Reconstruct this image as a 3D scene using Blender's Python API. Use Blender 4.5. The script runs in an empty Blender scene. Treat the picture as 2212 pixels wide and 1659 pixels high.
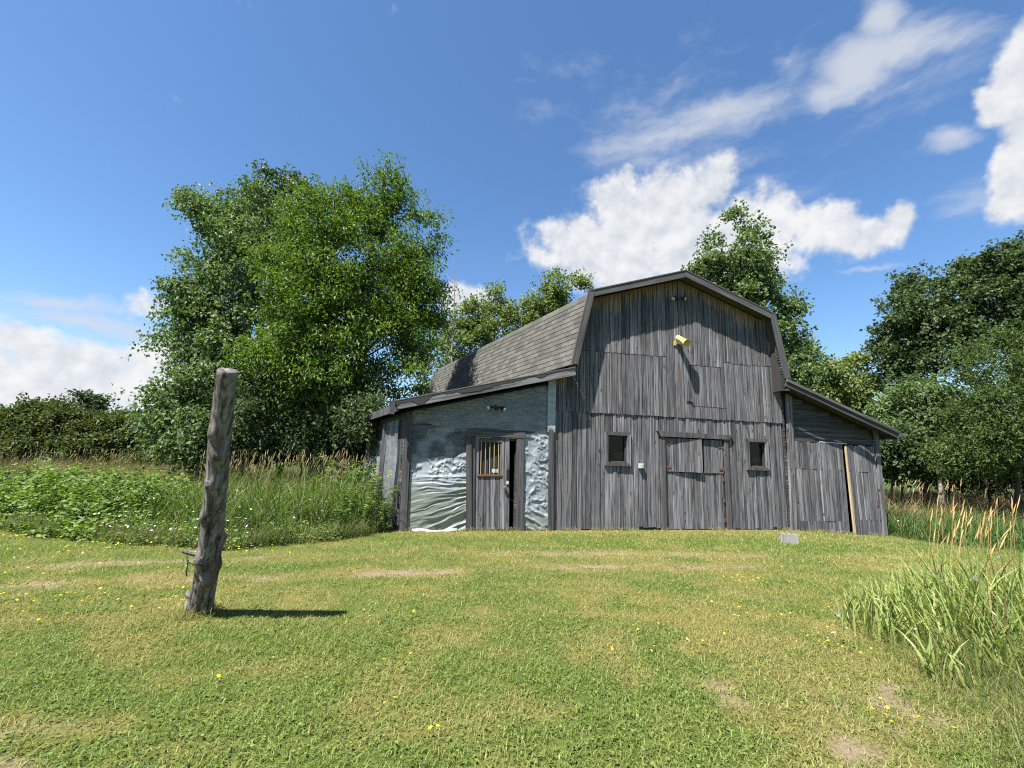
import bpy, math, random
import numpy as np
from mathutils import Matrix, Vector

R = math.radians
rng = np.random.default_rng(11)
random.seed(4)
scene = bpy.context.scene
COL = scene.collection

# ------------------------------------------------------------------ camera
FPX, PITCH, ROLL, CAMZ = 940.0, R(9.53), R(1.94), 1.6        # focal length for a 2212 px wide frame
cam_data = bpy.data.cameras.new('camera')
cam_data.sensor_width = 36.0
cam_data.lens = FPX / 2212 * 36.0
cam_data.clip_start = 0.05
cam_data.clip_end = 4000
cam = bpy.data.objects.new('camera', cam_data)
COL.objects.link(cam)
cam.matrix_world = Matrix.Translation((0, 0, CAMZ)) @ Matrix.Rotation(R(90) + PITCH, 4, 'X') @ Matrix.Rotation(ROLL, 4, 'Z')
scene.camera = cam

# ------------------------------------------------------------------ light and sky
SUN_EL, SUN_TRAVEL = R(61.0), R(47.0)      # elevation; heading of the sunbeams, from +X towards +Y
to_sun = Vector((-math.cos(SUN_TRAVEL) * math.cos(SUN_EL), -math.sin(SUN_TRAVEL) * math.cos(SUN_EL), math.sin(SUN_EL)))
sun_data = bpy.data.lights.new('sun', 'SUN')
sun_data.energy = 5.0
sun_data.angle = R(0.53)
sun_data.color = (1.0, 0.955, 0.89)
sun = bpy.data.objects.new('sun', sun_data)
sun.rotation_euler = to_sun.to_track_quat('Z', 'Y').to_euler()
sun.location = (-20, -15, 40)
COL.objects.link(sun)

SKY_STRENGTH = 0.066
CUMULUS = [(0.335, 0.507, 0.184, 0.092, -0.157, 1.0), (0.462, 0.569, 0.045, 0.05, -0.205, 1.0), (0.245, 0.561, 0.081, 0.05, -0.104, 1.0), (0.378, 0.563, 0.089, 0.052, -0.17, 1.0), (0.129, 0.494, 0.1, 0.048, -0.046, 1.0), (0.239, 0.442, 0.174, 0.088, -0.097, 1.0), (0.431, 0.422, 0.166, 0.074, -0.169, 1.0), (0.542, 0.465, 0.106, 0.064, -0.226, 1.0), (0.645, 0.441, 0.086, 0.05, -0.265, 1.0), (0.707, 0.413, 0.066, 0.039, -0.28, 1.0), (0.76, 0.417, 0.03, 0.041, -0.306, 1.0), (0.056, 0.461, 0.068, 0.044, -0.007, 0.6), (0.938, 0.581, 0.03, 0.063, -0.533, 1.0), (0.905, 0.541, 0.031, 0.03, -0.484, 1.0), (0.92, 0.46, 0.035, 0.082, -0.449, 1.0), (0.897, 0.404, 0.029, 0.039, -0.388, 1.0), (0.944, 0.511, 0.046, 0.09, -0.506, 1.0), (0.268, 0.607, 0.027, 0.021, -0.109, 1.0), (-0.727, 0.248, 0.042, 0.028, -0.087, 0.7), (-0.872, 0.158, 0.039, 0.031, 0.231, 1.0), (-0.849, 0.135, 0.051, 0.036, 0.197, 1.0), (-0.802, 0.122, 0.117, 0.041, 0.164, 1.0), (-0.701, 0.159, 0.06, 0.037, 0.17, 1.0), (-0.82, 0.067, 0.247, 0.051, 0.111, 0.9), (-0.119, 0.349, 0.077, 0.046, 0.057, 1.0), (-0.713, 0.104, 0.107, 0.048, 0.127, 0.9), (-0.911, 0.122, 0.053, 0.059, 0.205, 0.9)]
CIRRUS = [(0.769, 0.717, 0.040, 0.034, -0.431, 1.25), (0.728, 0.671, 0.075, 0.048, 0.002, 1.3), (0.803, 0.667, 0.120, 0.034, -0.275, 1.1), (0.681, 0.655, 0.066, 0.028, -0.2, 1.0), (0.34, 0.667, 0.219, 0.046, -0.018, 0.9), (0.483, 0.681, 0.217, 0.043, -0.122, 0.8), (0.252, 0.662, 0.138, 0.038, -0.008, 0.8), (0.4, 0.617, 0.219, 0.037, -0.141, 0.6), (0.614, 0.719, 0.051, 0.026, -0.327, 0.5), (0.838, 0.524, 0.045, 0.02, -0.425, 0.8), (0.715, 0.349, 0.048, 0.006, -0.158, 0.7), (0.555, 0.537, 0.129, 0.049, -0.266, 0.4), (0.789, 0.619, 0.141, 0.048, -0.195, 0.5), (-0.837, 0.218, 0.083, 0.012, 0.171, 0.8), (-0.802, 0.198, 0.113, 0.018, 0.039, 0.9), (-0.726, 0.196, 0.086, 0.021, 0.067, 0.8), (-0.801, 0.114, 0.278, 0.082, 0.146, 0.6), (0.859, 0.426, 0.043, 0.042, 0.321, 0.5), (0.424, 0.683, 0.347, 0.089, -0.152, 0.35)]


class NT:
    """small helper for building node trees"""
    def __init__(self, tree):
        self.t = tree
    def n(self, kind, **kw):
        node = self.t.nodes.new(kind)
        for k, v in kw.items():
            setattr(node, k, v)
        return node
    def link(self, a, b):
        self.t.links.new(a, b)
    def val(self, sock, v):
        if hasattr(v, 'links') or isinstance(v, bpy.types.NodeSocket):
            self.t.links.new(v, sock)
        else:
            sock.default_value = v
    def m(self, op, a, b=None, c=None, clamp=False):
        node = self.n('ShaderNodeMath', operation=op, use_clamp=clamp)
        for i, v in enumerate((a, b, c)):
            if v is not None:
                self.val(node.inputs[i], v)
        return node.outputs[0]
    def vm(self, op, a, b=None, out=0):
        node = self.n('ShaderNodeVectorMath', operation=op)
        self.val(node.inputs[0], a)
        if b is not None:
            self.val(node.inputs[3 if op == 'SCALE' else 1], b)
        return node.outputs['Value' if out else 0]
    def ramp(self, v, lo, hi, a=0.0, b=1.0, smooth=True):
        node = self.n('ShaderNodeMapRange', interpolation_type='SMOOTHSTEP' if smooth else 'LINEAR')
        self.val(node.inputs[0], v)
        for i, q in enumerate((lo, hi, a, b)):
            self.val(node.inputs[1 + i], q)
        return node.outputs[0]
    def noise(self, vec, scale, detail=4.0, rough=0.55, col=False, dist=0.0):
        node = self.n('ShaderNodeTexNoise')
        if vec is not None:
            self.val(node.inputs['Vector'], vec)
        node.inputs['Scale'].default_value = scale
        node.inputs['Detail'].default_value = detail
        node.inputs['Roughness'].default_value = rough
        node.inputs['Distortion'].default_value = dist
        return node.outputs[1 if col else 0]
    def mix(self, f, a, b, mode='MIX'):
        node = self.n('ShaderNodeMix', data_type='RGBA', blend_type=mode)
        self.val(node.inputs[0], f)
        self.val(node.inputs[6], (*a, 1) if isinstance(a, tuple) and len(a) == 3 else a)
        self.val(node.inputs[7], (*b, 1) if isinstance(b, tuple) and len(b) == 3 else b)
        return node.outputs[2]
    def map(self, vec, loc=(0, 0, 0), rot=(0, 0, 0), scale=(1, 1, 1), kind='POINT'):
        node = self.n('ShaderNodeMapping', vector_type=kind)
        self.val(node.inputs['Vector'], vec)
        node.inputs['Location'].default_value = loc
        node.inputs['Rotation'].default_value = rot
        node.inputs['Scale'].default_value = scale
        return node.outputs[0]


def build_world():
    w = bpy.data.worlds.new('World')
    scene.world = w
    w.use_nodes = True
    w.cycles.sampling_method = 'NONE'
    t = NT(w.node_tree)
    bg = w.node_tree.nodes['Background']
    sky = t.n('ShaderNodeTexSky', sky_type='NISHITA')
    sky.sun_disc = False
    sky.sun_elevation = SUN_EL
    sky.sun_rotation = math.atan2(to_sun.x, to_sun.y)
    sky.altitude = 300
    sky.air_density = 1.0
    sky.dust_density = 0.5
    sky.ozone_density = 3.0
    skycol = t.n('ShaderNodeHueSaturation')
    skycol.inputs['Saturation'].default_value = 1.14
    t.link(sky.outputs[0], skycol.inputs['Color'])
    skyc = skycol.outputs[0]
    d = t.n('ShaderNodeTexCoord').outputs['Generated']
    sep = t.n('ShaderNodeSeparateXYZ')
    t.link(d, sep.inputs[0])
    az = t.m('ARCTAN2', sep.outputs[0], sep.outputs[1])
    el = t.m('ARCSINE', sep.outputs[2])
    cmb = t.n('ShaderNodeCombineXYZ')
    t.link(az, cmb.inputs[0]); t.link(el, cmb.inputs[1])
    p = cmb.outputs[0]
    warp = t.vm('SCALE', t.vm('SUBTRACT', t.noise(d, 9, 4, 0.6, col=True), (0.5, 0.5, 0.5)), 0.075)
    pw = t.vm('ADD', p, warp)

    def field(blobs, vec):
        acc = None
        for (a, e, rx, ry, ang, wt) in blobs:
            q = t.map(vec, (a, e, 0), (0, 0, ang), (rx, ry, 1.0), 'TEXTURE')
            v = t.m('MULTIPLY', t.m('SUBTRACT', 1.35, t.vm('LENGTH', q, out=1)), wt)
            acc = v if acc is None else t.m('SMOOTH_MAX', acc, v, 0.25)
        return acc
    # cumulus
    F = field(CUMULUS, pw)
    # loose scattered clouds carry the same sky on outside the view
    far = t.ramp(t.m('ABSOLUTE', az), 1.1, 1.5)
    gen = t.m('MULTIPLY', t.ramp(t.noise(t.map(d, (3, 1, 0), scale=(1, 1, 2.2)), 2.2, 3, 0.5), 0.5, 0.72), t.m('MULTIPLY', far, 0.9))
    F = t.m('MAXIMUM', F, t.m('SUBTRACT', gen, 0.1))
    n1 = t.noise(d, 22, 8, 0.6)
    n2 = t.noise(t.vm('ADD', d, (-0.012, -0.006, 0.02)), 22, 8, 0.6)
    body = t.m('ADD', F, t.m('MULTIPLY', t.m('SUBTRACT', n1, 0.5), 1.5))
    dens = t.ramp(body, 0.14, 0.78)
    n3 = t.noise(d, 7, 4, 0.5)
    relief = t.m('ADD', t.m('MULTIPLY', t.m('SUBTRACT', n1, n2), 1.5), t.m('MULTIPLY', t.m('SUBTRACT', n3, 0.5), 0.9))
    lit = t.m('ADD', 0.72, relief, clamp=True)
    ccol = t.mix(lit, (0.55, 0.62, 0.74), (1.0, 1.0, 1.0))
    # cirrus and thin veils
    C = field(CIRRUS, t.vm('ADD', p, t.vm('SCALE', warp, 0.8)))
    st = t.noise(t.map(pw, rot=(0, 0, 0.12), scale=(5, 17, 1)), 1.0, 7, 0.62)
    calpha = t.m('MULTIPLY', t.ramp(t.m('ADD', C, t.m('MULTIPLY', t.m('SUBTRACT', st, 0.5), 2.2)), 0.10, 1.45), 0.85, clamp=True)
    K = 0.29 / SKY_STRENGTH
    cirrus_col = t.vm('SCALE', (0.86, 0.91, 1.0), K * 0.86)
    cum_col = t.vm('SCALE', ccol, K)
    col = t.mix(calpha, skyc, cirrus_col)
    col = t.mix(t.m('MULTIPLY', dens, 0.97), col, cum_col)
    t.link(col, bg.inputs['Color'])
    bg.inputs['Strength'].default_value = SKY_STRENGTH


build_world()
scene.cycles.filter_width = 1.15
scene.cycles.max_bounces = 7
scene.cycles.diffuse_bounces = 3
scene.cycles.transparent_max_bounces = 12
scene.view_settings.view_transform = 'Standard'
scene.view_settings.look = 'None'
scene.view_settings.gamma = 1.0
scene.view_settings.use_curve_mapping = False
scene.view_settings.exposure = 1.7
scene.cycles.use_denoising = False


# ------------------------------------------------------------------ helpers
def ray(u, v):
    """direction through pixel (u, v) of the 2212 x 1659 frame"""
    u -= 1106; v -= 829.5
    a = u * math.cos(ROLL) + v * math.sin(ROLL)
    b = -u * math.sin(ROLL) + v * math.cos(ROLL)
    x, zc = a / FPX, -b / FPX
    return np.array([x, math.cos(PITCH) - zc * math.sin(PITCH), math.sin(PITCH) + zc * math.cos(PITCH)])


def at(u, v, Y):
    d = ray(u, v)
    return d * (Y / d[1]) + np.array([0, 0, CAMZ])


def _hash(ix, iy, seed):
    h = (ix.astype(np.int64) * 374761393 + iy.astype(np.int64) * 668265263 + seed * 1442695041) & 0xFFFFFFFF
    h = ((h ^ (h >> 13)) * 1274126177) & 0xFFFFFFFF
    return ((h ^ (h >> 16)) & 0xFFFFFF) / float(0xFFFFFF)


def vnoise(x, y, seed=0):
    x = np.asarray(x, float); y = np.asarray(y, float)
    ix, iy = np.floor(x), np.floor(y)
    fx, fy = x - ix, y - iy
    fx = fx * fx * (3 - 2 * fx); fy = fy * fy * (3 - 2 * fy)
    a, b = _hash(ix, iy, seed), _hash(ix + 1, iy, seed)
    c, e = _hash(ix, iy + 1, seed), _hash(ix + 1, iy + 1, seed)
    return (a * (1 - fx) + b * fx) * (1 - fy) + (c * (1 - fx) + e * fx) * fy


def fbm(x, y, seed=0, octv=4):
    s, amp, tot, fr = 0, 1.0, 0, 1.0
    for k in range(octv):
        s = s + amp * vnoise(np.asarray(x) * fr + 7.3 * k, np.asarray(y) * fr - 3.1 * k, seed + k)
        tot += amp; amp *= 0.55; fr *= 2.03
    return s / tot


def sstep(v, a, b):
    t = np.clip((np.asarray(v, float) - a) / (b - a), 0, 1)
    return t * t * (3 - 2 * t)


def mesh(name, V, F, attrs=None, smooth=False):
    """F: (n,k) array or list of such arrays / of index tuples"""
    me = bpy.data.meshes.new(name)
    V = np.asarray(V, np.float32)
    groups = [np.asarray(F)] if isinstance(F, np.ndarray) else F
    if groups and not isinstance(groups[0], np.ndarray):
        loops = np.array([i for f in groups for i in f], np.int32)
        sizes = np.array([len(f) for f in groups], np.int32)
    else:
        loops = np.concatenate([g.reshape(-1) for g in groups]).astype(np.int32)
        sizes = np.concatenate([np.full(len(g), g.shape[1], np.int32) for g in groups])
    me.vertices.add(len(V)); me.vertices.foreach_set('co', V.reshape(-1))
    me.loops.add(len(loops)); me.loops.foreach_set('vertex_index', loops)
    me.polygons.add(len(sizes))
    starts = np.concatenate(([0], np.cumsum(sizes)[:-1])).astype(np.int32)
    me.polygons.foreach_set('loop_start', starts)
    me.polygons.foreach_set('use_smooth', np.full(len(sizes), bool(smooth)))
    me.update(calc_edges=True)
    for k, (kind, data) in (attrs or {}).items():
        if kind == 'color':
            at_ = me.attributes.new(k, 'FLOAT_COLOR', 'POINT')
            d4 = np.ones((len(V), 4), np.float32); d4[:, :3] = data
            at_.data.foreach_set('color', d4.reshape(-1))
        else:
            at_ = me.attributes.new(k, 'FLOAT', 'POINT')
            at_.data.foreach_set('value', np.asarray(data, np.float32))
    return me


def obj(name, me, mat=None, parent=None):
    o = bpy.data.objects.new(name, me)
    COL.objects.link(o)
    if mat is not None and me is not None and len(me.materials) == 0:
        me.materials.append(mat)
    if parent is not None:
        o.parent = parent
    return o


def tag(o, label=None, cat=None, group=None, kind=None):
    if label: o['label'] = label
    if cat: o['category'] = cat
    if group: o['group'] = group
    if kind: o['kind'] = kind
    return o


def empty(name, loc=(0, 0, 0), rz=0.0, parent=None):
    o = bpy.data.objects.new(name, None)
    COL.objects.link(o)
    o.location = loc; o.rotation_euler = (0, 0, rz)
    o.empty_display_size = 0.2
    if parent is not None: o.parent = parent
    return o


def prism_mesh(name, poly, y0, y1, shear=0.0):
    """polygon in (x, z) pulled from y0 to y1; x moves by shear * y"""
    n = len(poly)
    V = [(x + shear * y0, y0, z) for x, z in poly] + [(x + shear * y1, y1, z) for x, z in poly]
    F = [tuple(range(n)), tuple(range(2 * n - 1, n - 1, -1))]
    F += [(i, i + n, (i + 1) % n + n, (i + 1) % n) for i in range(n)]
    return mesh(name, V, F)


def board_mesh(name, w, L, t, c=0.004, cut=0.0, wav=0.0):
    """plank: length down local -Z from the origin, width on X, front face at -Y; `cut` slopes the top edge"""
    h = w / 2
    j = [random.uniform(-wav, wav) for _ in range(4)]
    rows = []
    zs = [(-cut * h, cut * h), (-L + j[2], -L + j[3])]
    V = []
    for (zl, zr) in zs:
        V += [(-h, 0, zl), (-h, -(t - c), zl), (-h + c, -t, zl + (zr - zl) * c / w), (h - c, -t, zr), (h, -(t - c), zr), (h, 0, zr)]
    F = [(0, 6, 7, 1), (1, 7, 8, 2), (2, 8, 9, 3), (3, 9, 10, 4), (4, 10, 11, 5), (5, 11, 6, 0), (1, 2, 3, 4, 5, 0), (11, 10, 9, 8, 7, 6)]
    return mesh(name, V, F)


def board(name, parent, mat, x, y, z, w, L, t=0.022, tilt=0.0, cut=0.0, wav=0.004, c=0.007):
    o = obj(name, board_mesh(name, w, L, t, c, cut, wav), mat, parent)
    o.location = (x, y, z)
    o.rotation_euler = (0, tilt, 0)
    return o


def bar(name, parent, mat, p0, p1, w, t, y, c=0.004):
    """plank in the facade plane from p0 to p1 (x, z), its front at y - t"""
    dx, dz = p1[0] - p0[0], p1[1] - p0[1]
    return board(name, parent, mat, p0[0], y, p0[1], w, math.hypot(dx, dz), t, tilt=math.atan2(-dx, -dz), c=c)


def box_mesh(name, x0, x1, y0, y1, z0, z1):
    return prism_mesh(name, [(x0, z0), (x1, z0), (x1, z1), (x0, z1)], y0, y1)


def tube(path, rad, n=8, cap=True, twist=0.0, wob=None):
    """rings along a path; returns V, F"""
    P = np.asarray(path, float)
    m = len(P)
    T = np.gradient(P, axis=0)
    T /= np.linalg.norm(T, axis=1)[:, None] + 1e-9
    up = np.array([0.0, 1.0, 0.13]) if abs(T[0][2]) > 0.7 else np.array([0, 0, 1.0])
    V = []
    for i in range(m):
        a = np.cross(up, T[i]); a /= np.linalg.norm(a) + 1e-9
        b = np.cross(T[i], a)
        for k in range(n):
            q = 2 * math.pi * k / n + twist * i
            r = rad[i] * (1 if wob is None else wob[i][k])
            V.append(P[i] + r * (math.cos(q) * a + math.sin(q) * b))
    F = [(i * n + k, i * n + (k + 1) % n, (i + 1) * n + (k + 1) % n, (i + 1) * n + k) for i in range(m - 1) for k in range(n)]
    if cap:
        F.append(tuple(range(n - 1, -1, -1))); F.append(tuple((m - 1) * n + k for k in range(n)))
    return V, F


def join(parts):
    V, F = [], []
    for v, f in parts:
        o = len(V)
        V += [tuple(q) for q in v]
        F += [tuple(i + o for i in g) for g in f]
    return V, F


# ------------------------------------------------------------------ materials
def material(name):
    m = bpy.data.materials.new(name)
    m.use_nodes = True
    t = NT(m.node_tree)
    b = m.node_tree.nodes['Principled BSDF']
    return m, t, b


def simple(name, col, rough=0.6, metal=0.0, var=0.25, scale=30, bump=0.0):
    m, t, b = material(name)
    col = tuple(q * 0.62 for q in col)
    co = t.n('ShaderNodeTexCoord').outputs['Object']
    n = t.noise(co, scale, 5, 0.6)
    c = t.mix(n, tuple(q * (1 - var) for q in col), tuple(min(1, q * (1 + var)) for q in col))
    t.link(c, b.inputs['Base Color'])
    b.inputs['Roughness'].default_value = rough
    b.inputs['Metallic'].default_value = metal
    if bump:
        bp = t.n('ShaderNodeBump'); bp.inputs['Strength'].default_value = bump; bp.inputs['Distance'].default_value = 0.01
        t.link(n, bp.inputs['Height']); t.link(bp.outputs[0], b.inputs['Normal'])
    return m


def weathered_wood(name, light=(0.185, 0.183, 0.190), dark=(0.030, 0.029, 0.032), brown=(0.085, 0.062, 0.046), sheltered=0.0, contrast=1.0):
    """bare grey timber; grain runs along local Z; `sheltered` keeps a tan unweathered end under the eaves"""
    m, t, b = material(name)
    co = t.n('ShaderNodeTexCoord').outputs['Object']
    rnd = t.n('ShaderNodeObjectInfo').outputs['Random']
    off = t.n('ShaderNodeCombineXYZ')
    t.link(t.m('MULTIPLY', rnd, 31.0), off.inputs[0]); t.link(t.m('MULTIPLY', rnd, 17.0), off.inputs[1]); t.link(t.m('MULTIPLY', rnd, 57.0), off.inputs[2])
    p = t.vm('ADD', co, off.outputs[0])
    wob = t.vm('SCALE', t.vm('SUBTRACT', t.noise(t.map(p, scale=(6, 6, 1.2)), 1.0, 2, 0.5, col=True), (0.5, 0.5, 0.5)), 0.03)
    pw = t.vm('ADD', p, wob)
    grain = t.noise(t.map(pw, scale=(120, 40, 2.2)), 1.0, 5, 0.65)
    streak = t.noise(t.map(pw, scale=(22, 9, 0.7)), 1.0, 4, 0.6)
    blot = t.noise(t.map(p, scale=(5, 5, 1.3)), 1.0, 4, 0.6)
    g = t.m('ADD', t.m('MULTIPLY', grain, 0.5), t.m('MULTIPLY', streak, 0.5))
    c = t.mix(t.ramp(g, 0.40, 0.61), dark, light)
    c = t.mix(t.m('MULTIPLY', t.ramp(blot, 0.52, 0.75), 0.55), c, brown)
    # board to board tone
    tone = t.m('ADD', 1.0 - 0.42 * contrast, t.m('MULTIPLY', t.m('FRACT', t.m('MULTIPLY', rnd, 7.31)), 0.68 * contrast))
    c = t.mix(1.0, c, t.vm('SCALE', (1.0, 1.0, 1.0), tone), 'MULTIPLY')
    # knots
    vor = t.n('ShaderNodeTexVoronoi')
    t.link(t.map(p, scale=(8.5, 3, 2.6)), vor.inputs['Vector'])
    vor.inputs['Scale'].default_value = 1.0
    kd = vor.outputs['Distance']
    knot = t.m('MULTIPLY', t.ramp(kd, 0.17, 0.10), t.ramp(vor.outputs['Color'], 0.5, 0.55))
    c = t.mix(t.m('MULTIPLY', knot, 0.85), c, (0.016, 0.013, 0.012))
    core = t.m('MULTIPLY', t.ramp(kd, 0.07, 0.04), t.ramp(vor.outputs['Color'], 0.62, 0.66))
    c = t.mix(core, c, (0.24, 0.18, 0.12))
    # slanting saw marks on some boards
    sw = t.n('ShaderNodeTexWave', wave_type='BANDS', bands_direction='X')
    t.link(t.map(p, rot=(0, R(62), 0), scale=(1, 1, 1)), sw.inputs['Vector'])
    sw.inputs['Scale'].default_value = 24; sw.inputs['Distortion'].default_value = 1.0
    sawn = t.m('MULTIPLY', t.ramp(t.m('FRACT', t.m('MULTIPLY', rnd, 3.77)), 0.6, 0.7), 0.22)
    c = t.mix(t.m('MULTIPLY', sw.outputs[1], sawn), c, (0.025, 0.025, 0.027))
    if sheltered:
        sp = t.n('ShaderNodeSeparateXYZ'); t.link(co, sp.inputs[0])
        dn = t.m('MULTIPLY', sp.outputs[2], -1.0)
        lim = t.m('ADD', sheltered * 0.3, t.m('MULTIPLY', t.m('POWER', streak, 3.0), sheltered * 5.0))
        lim = t.m('MULTIPLY', lim, t.m('ADD', 0.4, t.m('FRACT', t.m('MULTIPLY', rnd, 5.13))))
        tan = t.m('MULTIPLY', t.ramp(t.m('SUBTRACT', dn, lim), 0.05, -0.12), 0.7)
        c = t.mix(tan, c, t.mix(grain, (0.105, 0.062, 0.032), (0.30, 0.185, 0.095)))
        # darker band below the sheltered zone
        dk = t.m('MULTIPLY', t.m('MULTIPLY', t.ramp(t.m('SUBTRACT', dn, lim), -0.05, 0.15), t.ramp(t.m('SUBTRACT', dn, lim), 1.1, 0.3)), 0.4)
        c = t.mix(dk, c, (0.022, 0.025, 0.030))
    t.link(c, b.inputs['Base Color'])
    b.inputs['Roughness'].default_value = 0.82
    b.inputs['Specular IOR Level'].default_value = 0.3
    bp = t.n('ShaderNodeBump'); bp.inputs['Strength'].default_value = 0.55; bp.inputs['Distance'].default_value = 0.004
    t.link(t.m('ADD', t.m('SUBTRACT', g, knot), t.m('MULTIPLY', sw.outputs[1], sawn)), bp.inputs['Height'])
    t.link(bp.outputs[0], b.inputs['Normal'])
    return m


def foliage(name, c1, c2, c3=None, trans=0.34, rough=0.56):
    """leaf: colour varies leaf by leaf (attribute rnd) and from spray to spray"""
    m = bpy.data.materials.new(name); m.use_nodes = True
    t = NT(m.node_tree); b = m.node_tree.nodes['Principled BSDF']; out = m.node_tree.nodes['Material Output']
    a = t.n('ShaderNodeAttribute', attribute_name='rnd').outputs['Fac']
    pos = t.n('ShaderNodeNewGeometry').outputs['Position']
    n = t.noise(pos, 0.9, 3, 0.5)
    f = t.m('ADD', t.m('MULTIPLY', a, 0.65), t.m('MULTIPLY', t.m('SUBTRACT', n, 0.3), 0.9), clamp=True)
    c = t.mix(f, tuple(q * 0.76 for q in c1), tuple(q * 0.76 for q in c2))
    if c3:
        c = t.mix(t.m('MULTIPLY', t.ramp(a, 0.965, 0.985), 0.9), c, tuple(q * 0.66 for q in c3))
    t.link(c, b.inputs['Base Color'])
    b.inputs['Roughness'].default_value = rough
    b.inputs['Specular IOR Level'].default_value = 0.3
    tr = t.n('ShaderNodeBsdfTranslucent')
    t.link(t.mix(1.0, c, (1.15, 1.35, 0.55), 'MULTIPLY'), tr.inputs['Color'])
    mx = t.n('ShaderNodeMixShader'); mx.inputs[0].default_value = trans
    t.link(b.outputs[0], mx.inputs[1]); t.link(tr.outputs[0], mx.inputs[2]); t.link(mx.outputs[0], out.inputs['Surface'])
    return m


def colored(name, trans=0.4, rough=0.55):
    """colour taken from the vertex colour `Col` (each blade its own)"""
    m = bpy.data.materials.new(name); m.use_nodes = True
    t = NT(m.node_tree); b = m.node_tree.nodes['Principled BSDF']; out = m.node_tree.nodes['Material Output']
    c = t.n('ShaderNodeAttribute', attribute_name='Col').outputs['Color']
    t.link(c, b.inputs['Base Color'])
    b.inputs['Roughness'].default_value = rough
    b.inputs['Specular IOR Level'].default_value = 0.35
    tr = t.n('ShaderNodeBsdfTranslucent'); t.link(t.mix(1.0, c, (1.1, 1.2, 0.6), 'MULTIPLY'), tr.inputs['Color'])
    mx = t.n('ShaderNodeMixShader'); mx.inputs[0].default_value = trans
    t.link(b.outputs[0], mx.inputs[1]); t.link(tr.outputs[0], mx.inputs[2]); t.link(mx.outputs[0], out.inputs['Surface'])
    return m


M = {}
M['wood'] = weathered_wood('weathered_wood')
M['wood_gable'] = weathered_wood('weathered_gable_wood', sheltered=0.30)
M['wood_trim'] = weathered_wood('weathered_trim_wood', light=(0.088, 0.086, 0.086), dark=(0.030, 0.029, 0.029), brown=(0.07, 0.055, 0.042), contrast=0.6)
M['wood_dark'] = weathered_wood('dark_old_wood', light=(0.085, 0.085, 0.088), dark=(0.028, 0.028, 0.029), brown=(0.07, 0.055, 0.04))
M['wood_fresh'] = weathered_wood('fresh_pine', light=(0.42, 0.32, 0.20), dark=(0.30, 0.22, 0.125), brown=(0.32, 0.24, 0.14), contrast=0.3)
M['sheathing'] = simple('dark_sheathing', (0.03, 0.028, 0.026), 0.9)
M['black_metal'] = simple('black_metal', (0.02, 0.02, 0.022), 0.45, 0.3)
M['rust'] = simple('rusty_iron', (0.20, 0.085, 0.045), 0.85, 0.2, 0.5, 60, 0.3)
M['brass'] = simple('brass', (0.55, 0.45, 0.25), 0.3, 0.9)
M['bar_yellow'] = simple('pale_yellow_bars', (0.50, 0.42, 0.22), 0.55)
M['lamp_glass'] = simple('lamp_glass', (0.62, 0.64, 0.6), 0.12)
M['white_plastic'] = simple('white_plastic', (0.62, 0.63, 0.58), 0.45, var=0.1)
M['paper'] = simple('white_paper', (0.7, 0.72, 0.74), 0.7, var=0.12, scale=70)
M['horn_yellow'] = simple('yellow_horn_paint', (0.80, 0.60, 0.20), 0.38, var=0.10, scale=8)
M['concrete'] = simple('concrete', (0.34, 0.325, 0.30), 0.9, var=0.25, scale=40, bump=0.4)
M['bark'] = simple('brown_bark', (0.13, 0.105, 0.085), 0.9, var=0.5, scale=14, bump=0.6)
M['bark_pale'] = simple('pale_bark', (0.38, 0.36, 0.32), 0.85, var=0.45, scale=9, bump=0.4)
M['dead_wood'] = simple('dead_wood', (0.30, 0.28, 0.26), 0.9, var=0.3)
M['stem'] = simple('green_stem', (0.10, 0.14, 0.05), 0.7)
M['grass'] = colored('grass_blades')
M['straw'] = colored('straw', 0.2, 0.7)
M['petals'] = colored('petals', 0.25, 0.6)


def mat_glass():
    m, t, b = material('old_window_glass')
    b.inputs['Base Color'].default_value = (0.003, 0.005, 0.004, 1)
    b.inputs['Specular IOR Level'].default_value = 0.16
    b.inputs['Roughness'].default_value = 0.06
    co = t.n('ShaderNodeTexCoord').outputs['Object']
    bp = t.n('ShaderNodeBump'); bp.inputs['Strength'].default_value = 0.25; bp.inputs['Distance'].default_value = 0.02
    t.link(t.noise(t.map(co, scale=(9, 1, 2)), 1.0, 3, 0.5), bp.inputs['Height']); t.link(bp.outputs[0], b.inputs['Normal'])
    return m


def mat_shingle():
    m, t, b = material('asphalt_shingle')
    co = t.n('ShaderNodeTexCoord').outputs['Object']
    rnd = t.n('ShaderNodeObjectInfo').outputs['Random']
    a = t.n('ShaderNodeAttribute', attribute_name='rnd').outputs['Fac']
    v = t.m('FRACT', t.m('ADD', rnd, a))
    n = t.noise(co, 160, 3, 0.7); n2 = t.noise(co, 7, 4, 0.6)
    c = t.mix(v, (0.060, 0.059, 0.055), (0.118, 0.112, 0.103))
    c = t.mix(t.ramp(n, 0.35, 0.7), t.mix(1.0, c, (0.6, 0.6, 0.6), 'MULTIPLY'), t.mix(1.0, c, (1.25, 1.25, 1.22), 'MULTIPLY'))
    c = t.mix(t.m('MULTIPLY', n2, 0.35), c, (0.085, 0.09, 0.075))
    t.link(c, b.inputs['Base Color']); b.inputs['Roughness'].default_value = 0.95
    b.inputs['Specular IOR Level'].default_value = 0.2
    bp = t.n('ShaderNodeBump'); bp.inputs['Strength'].default_value = 0.5; bp.inputs['Distance'].default_value = 0.003
    t.link(n, bp.inputs['Height']); t.link(bp.outputs[0], b.inputs['Normal'])
    return m


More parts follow.
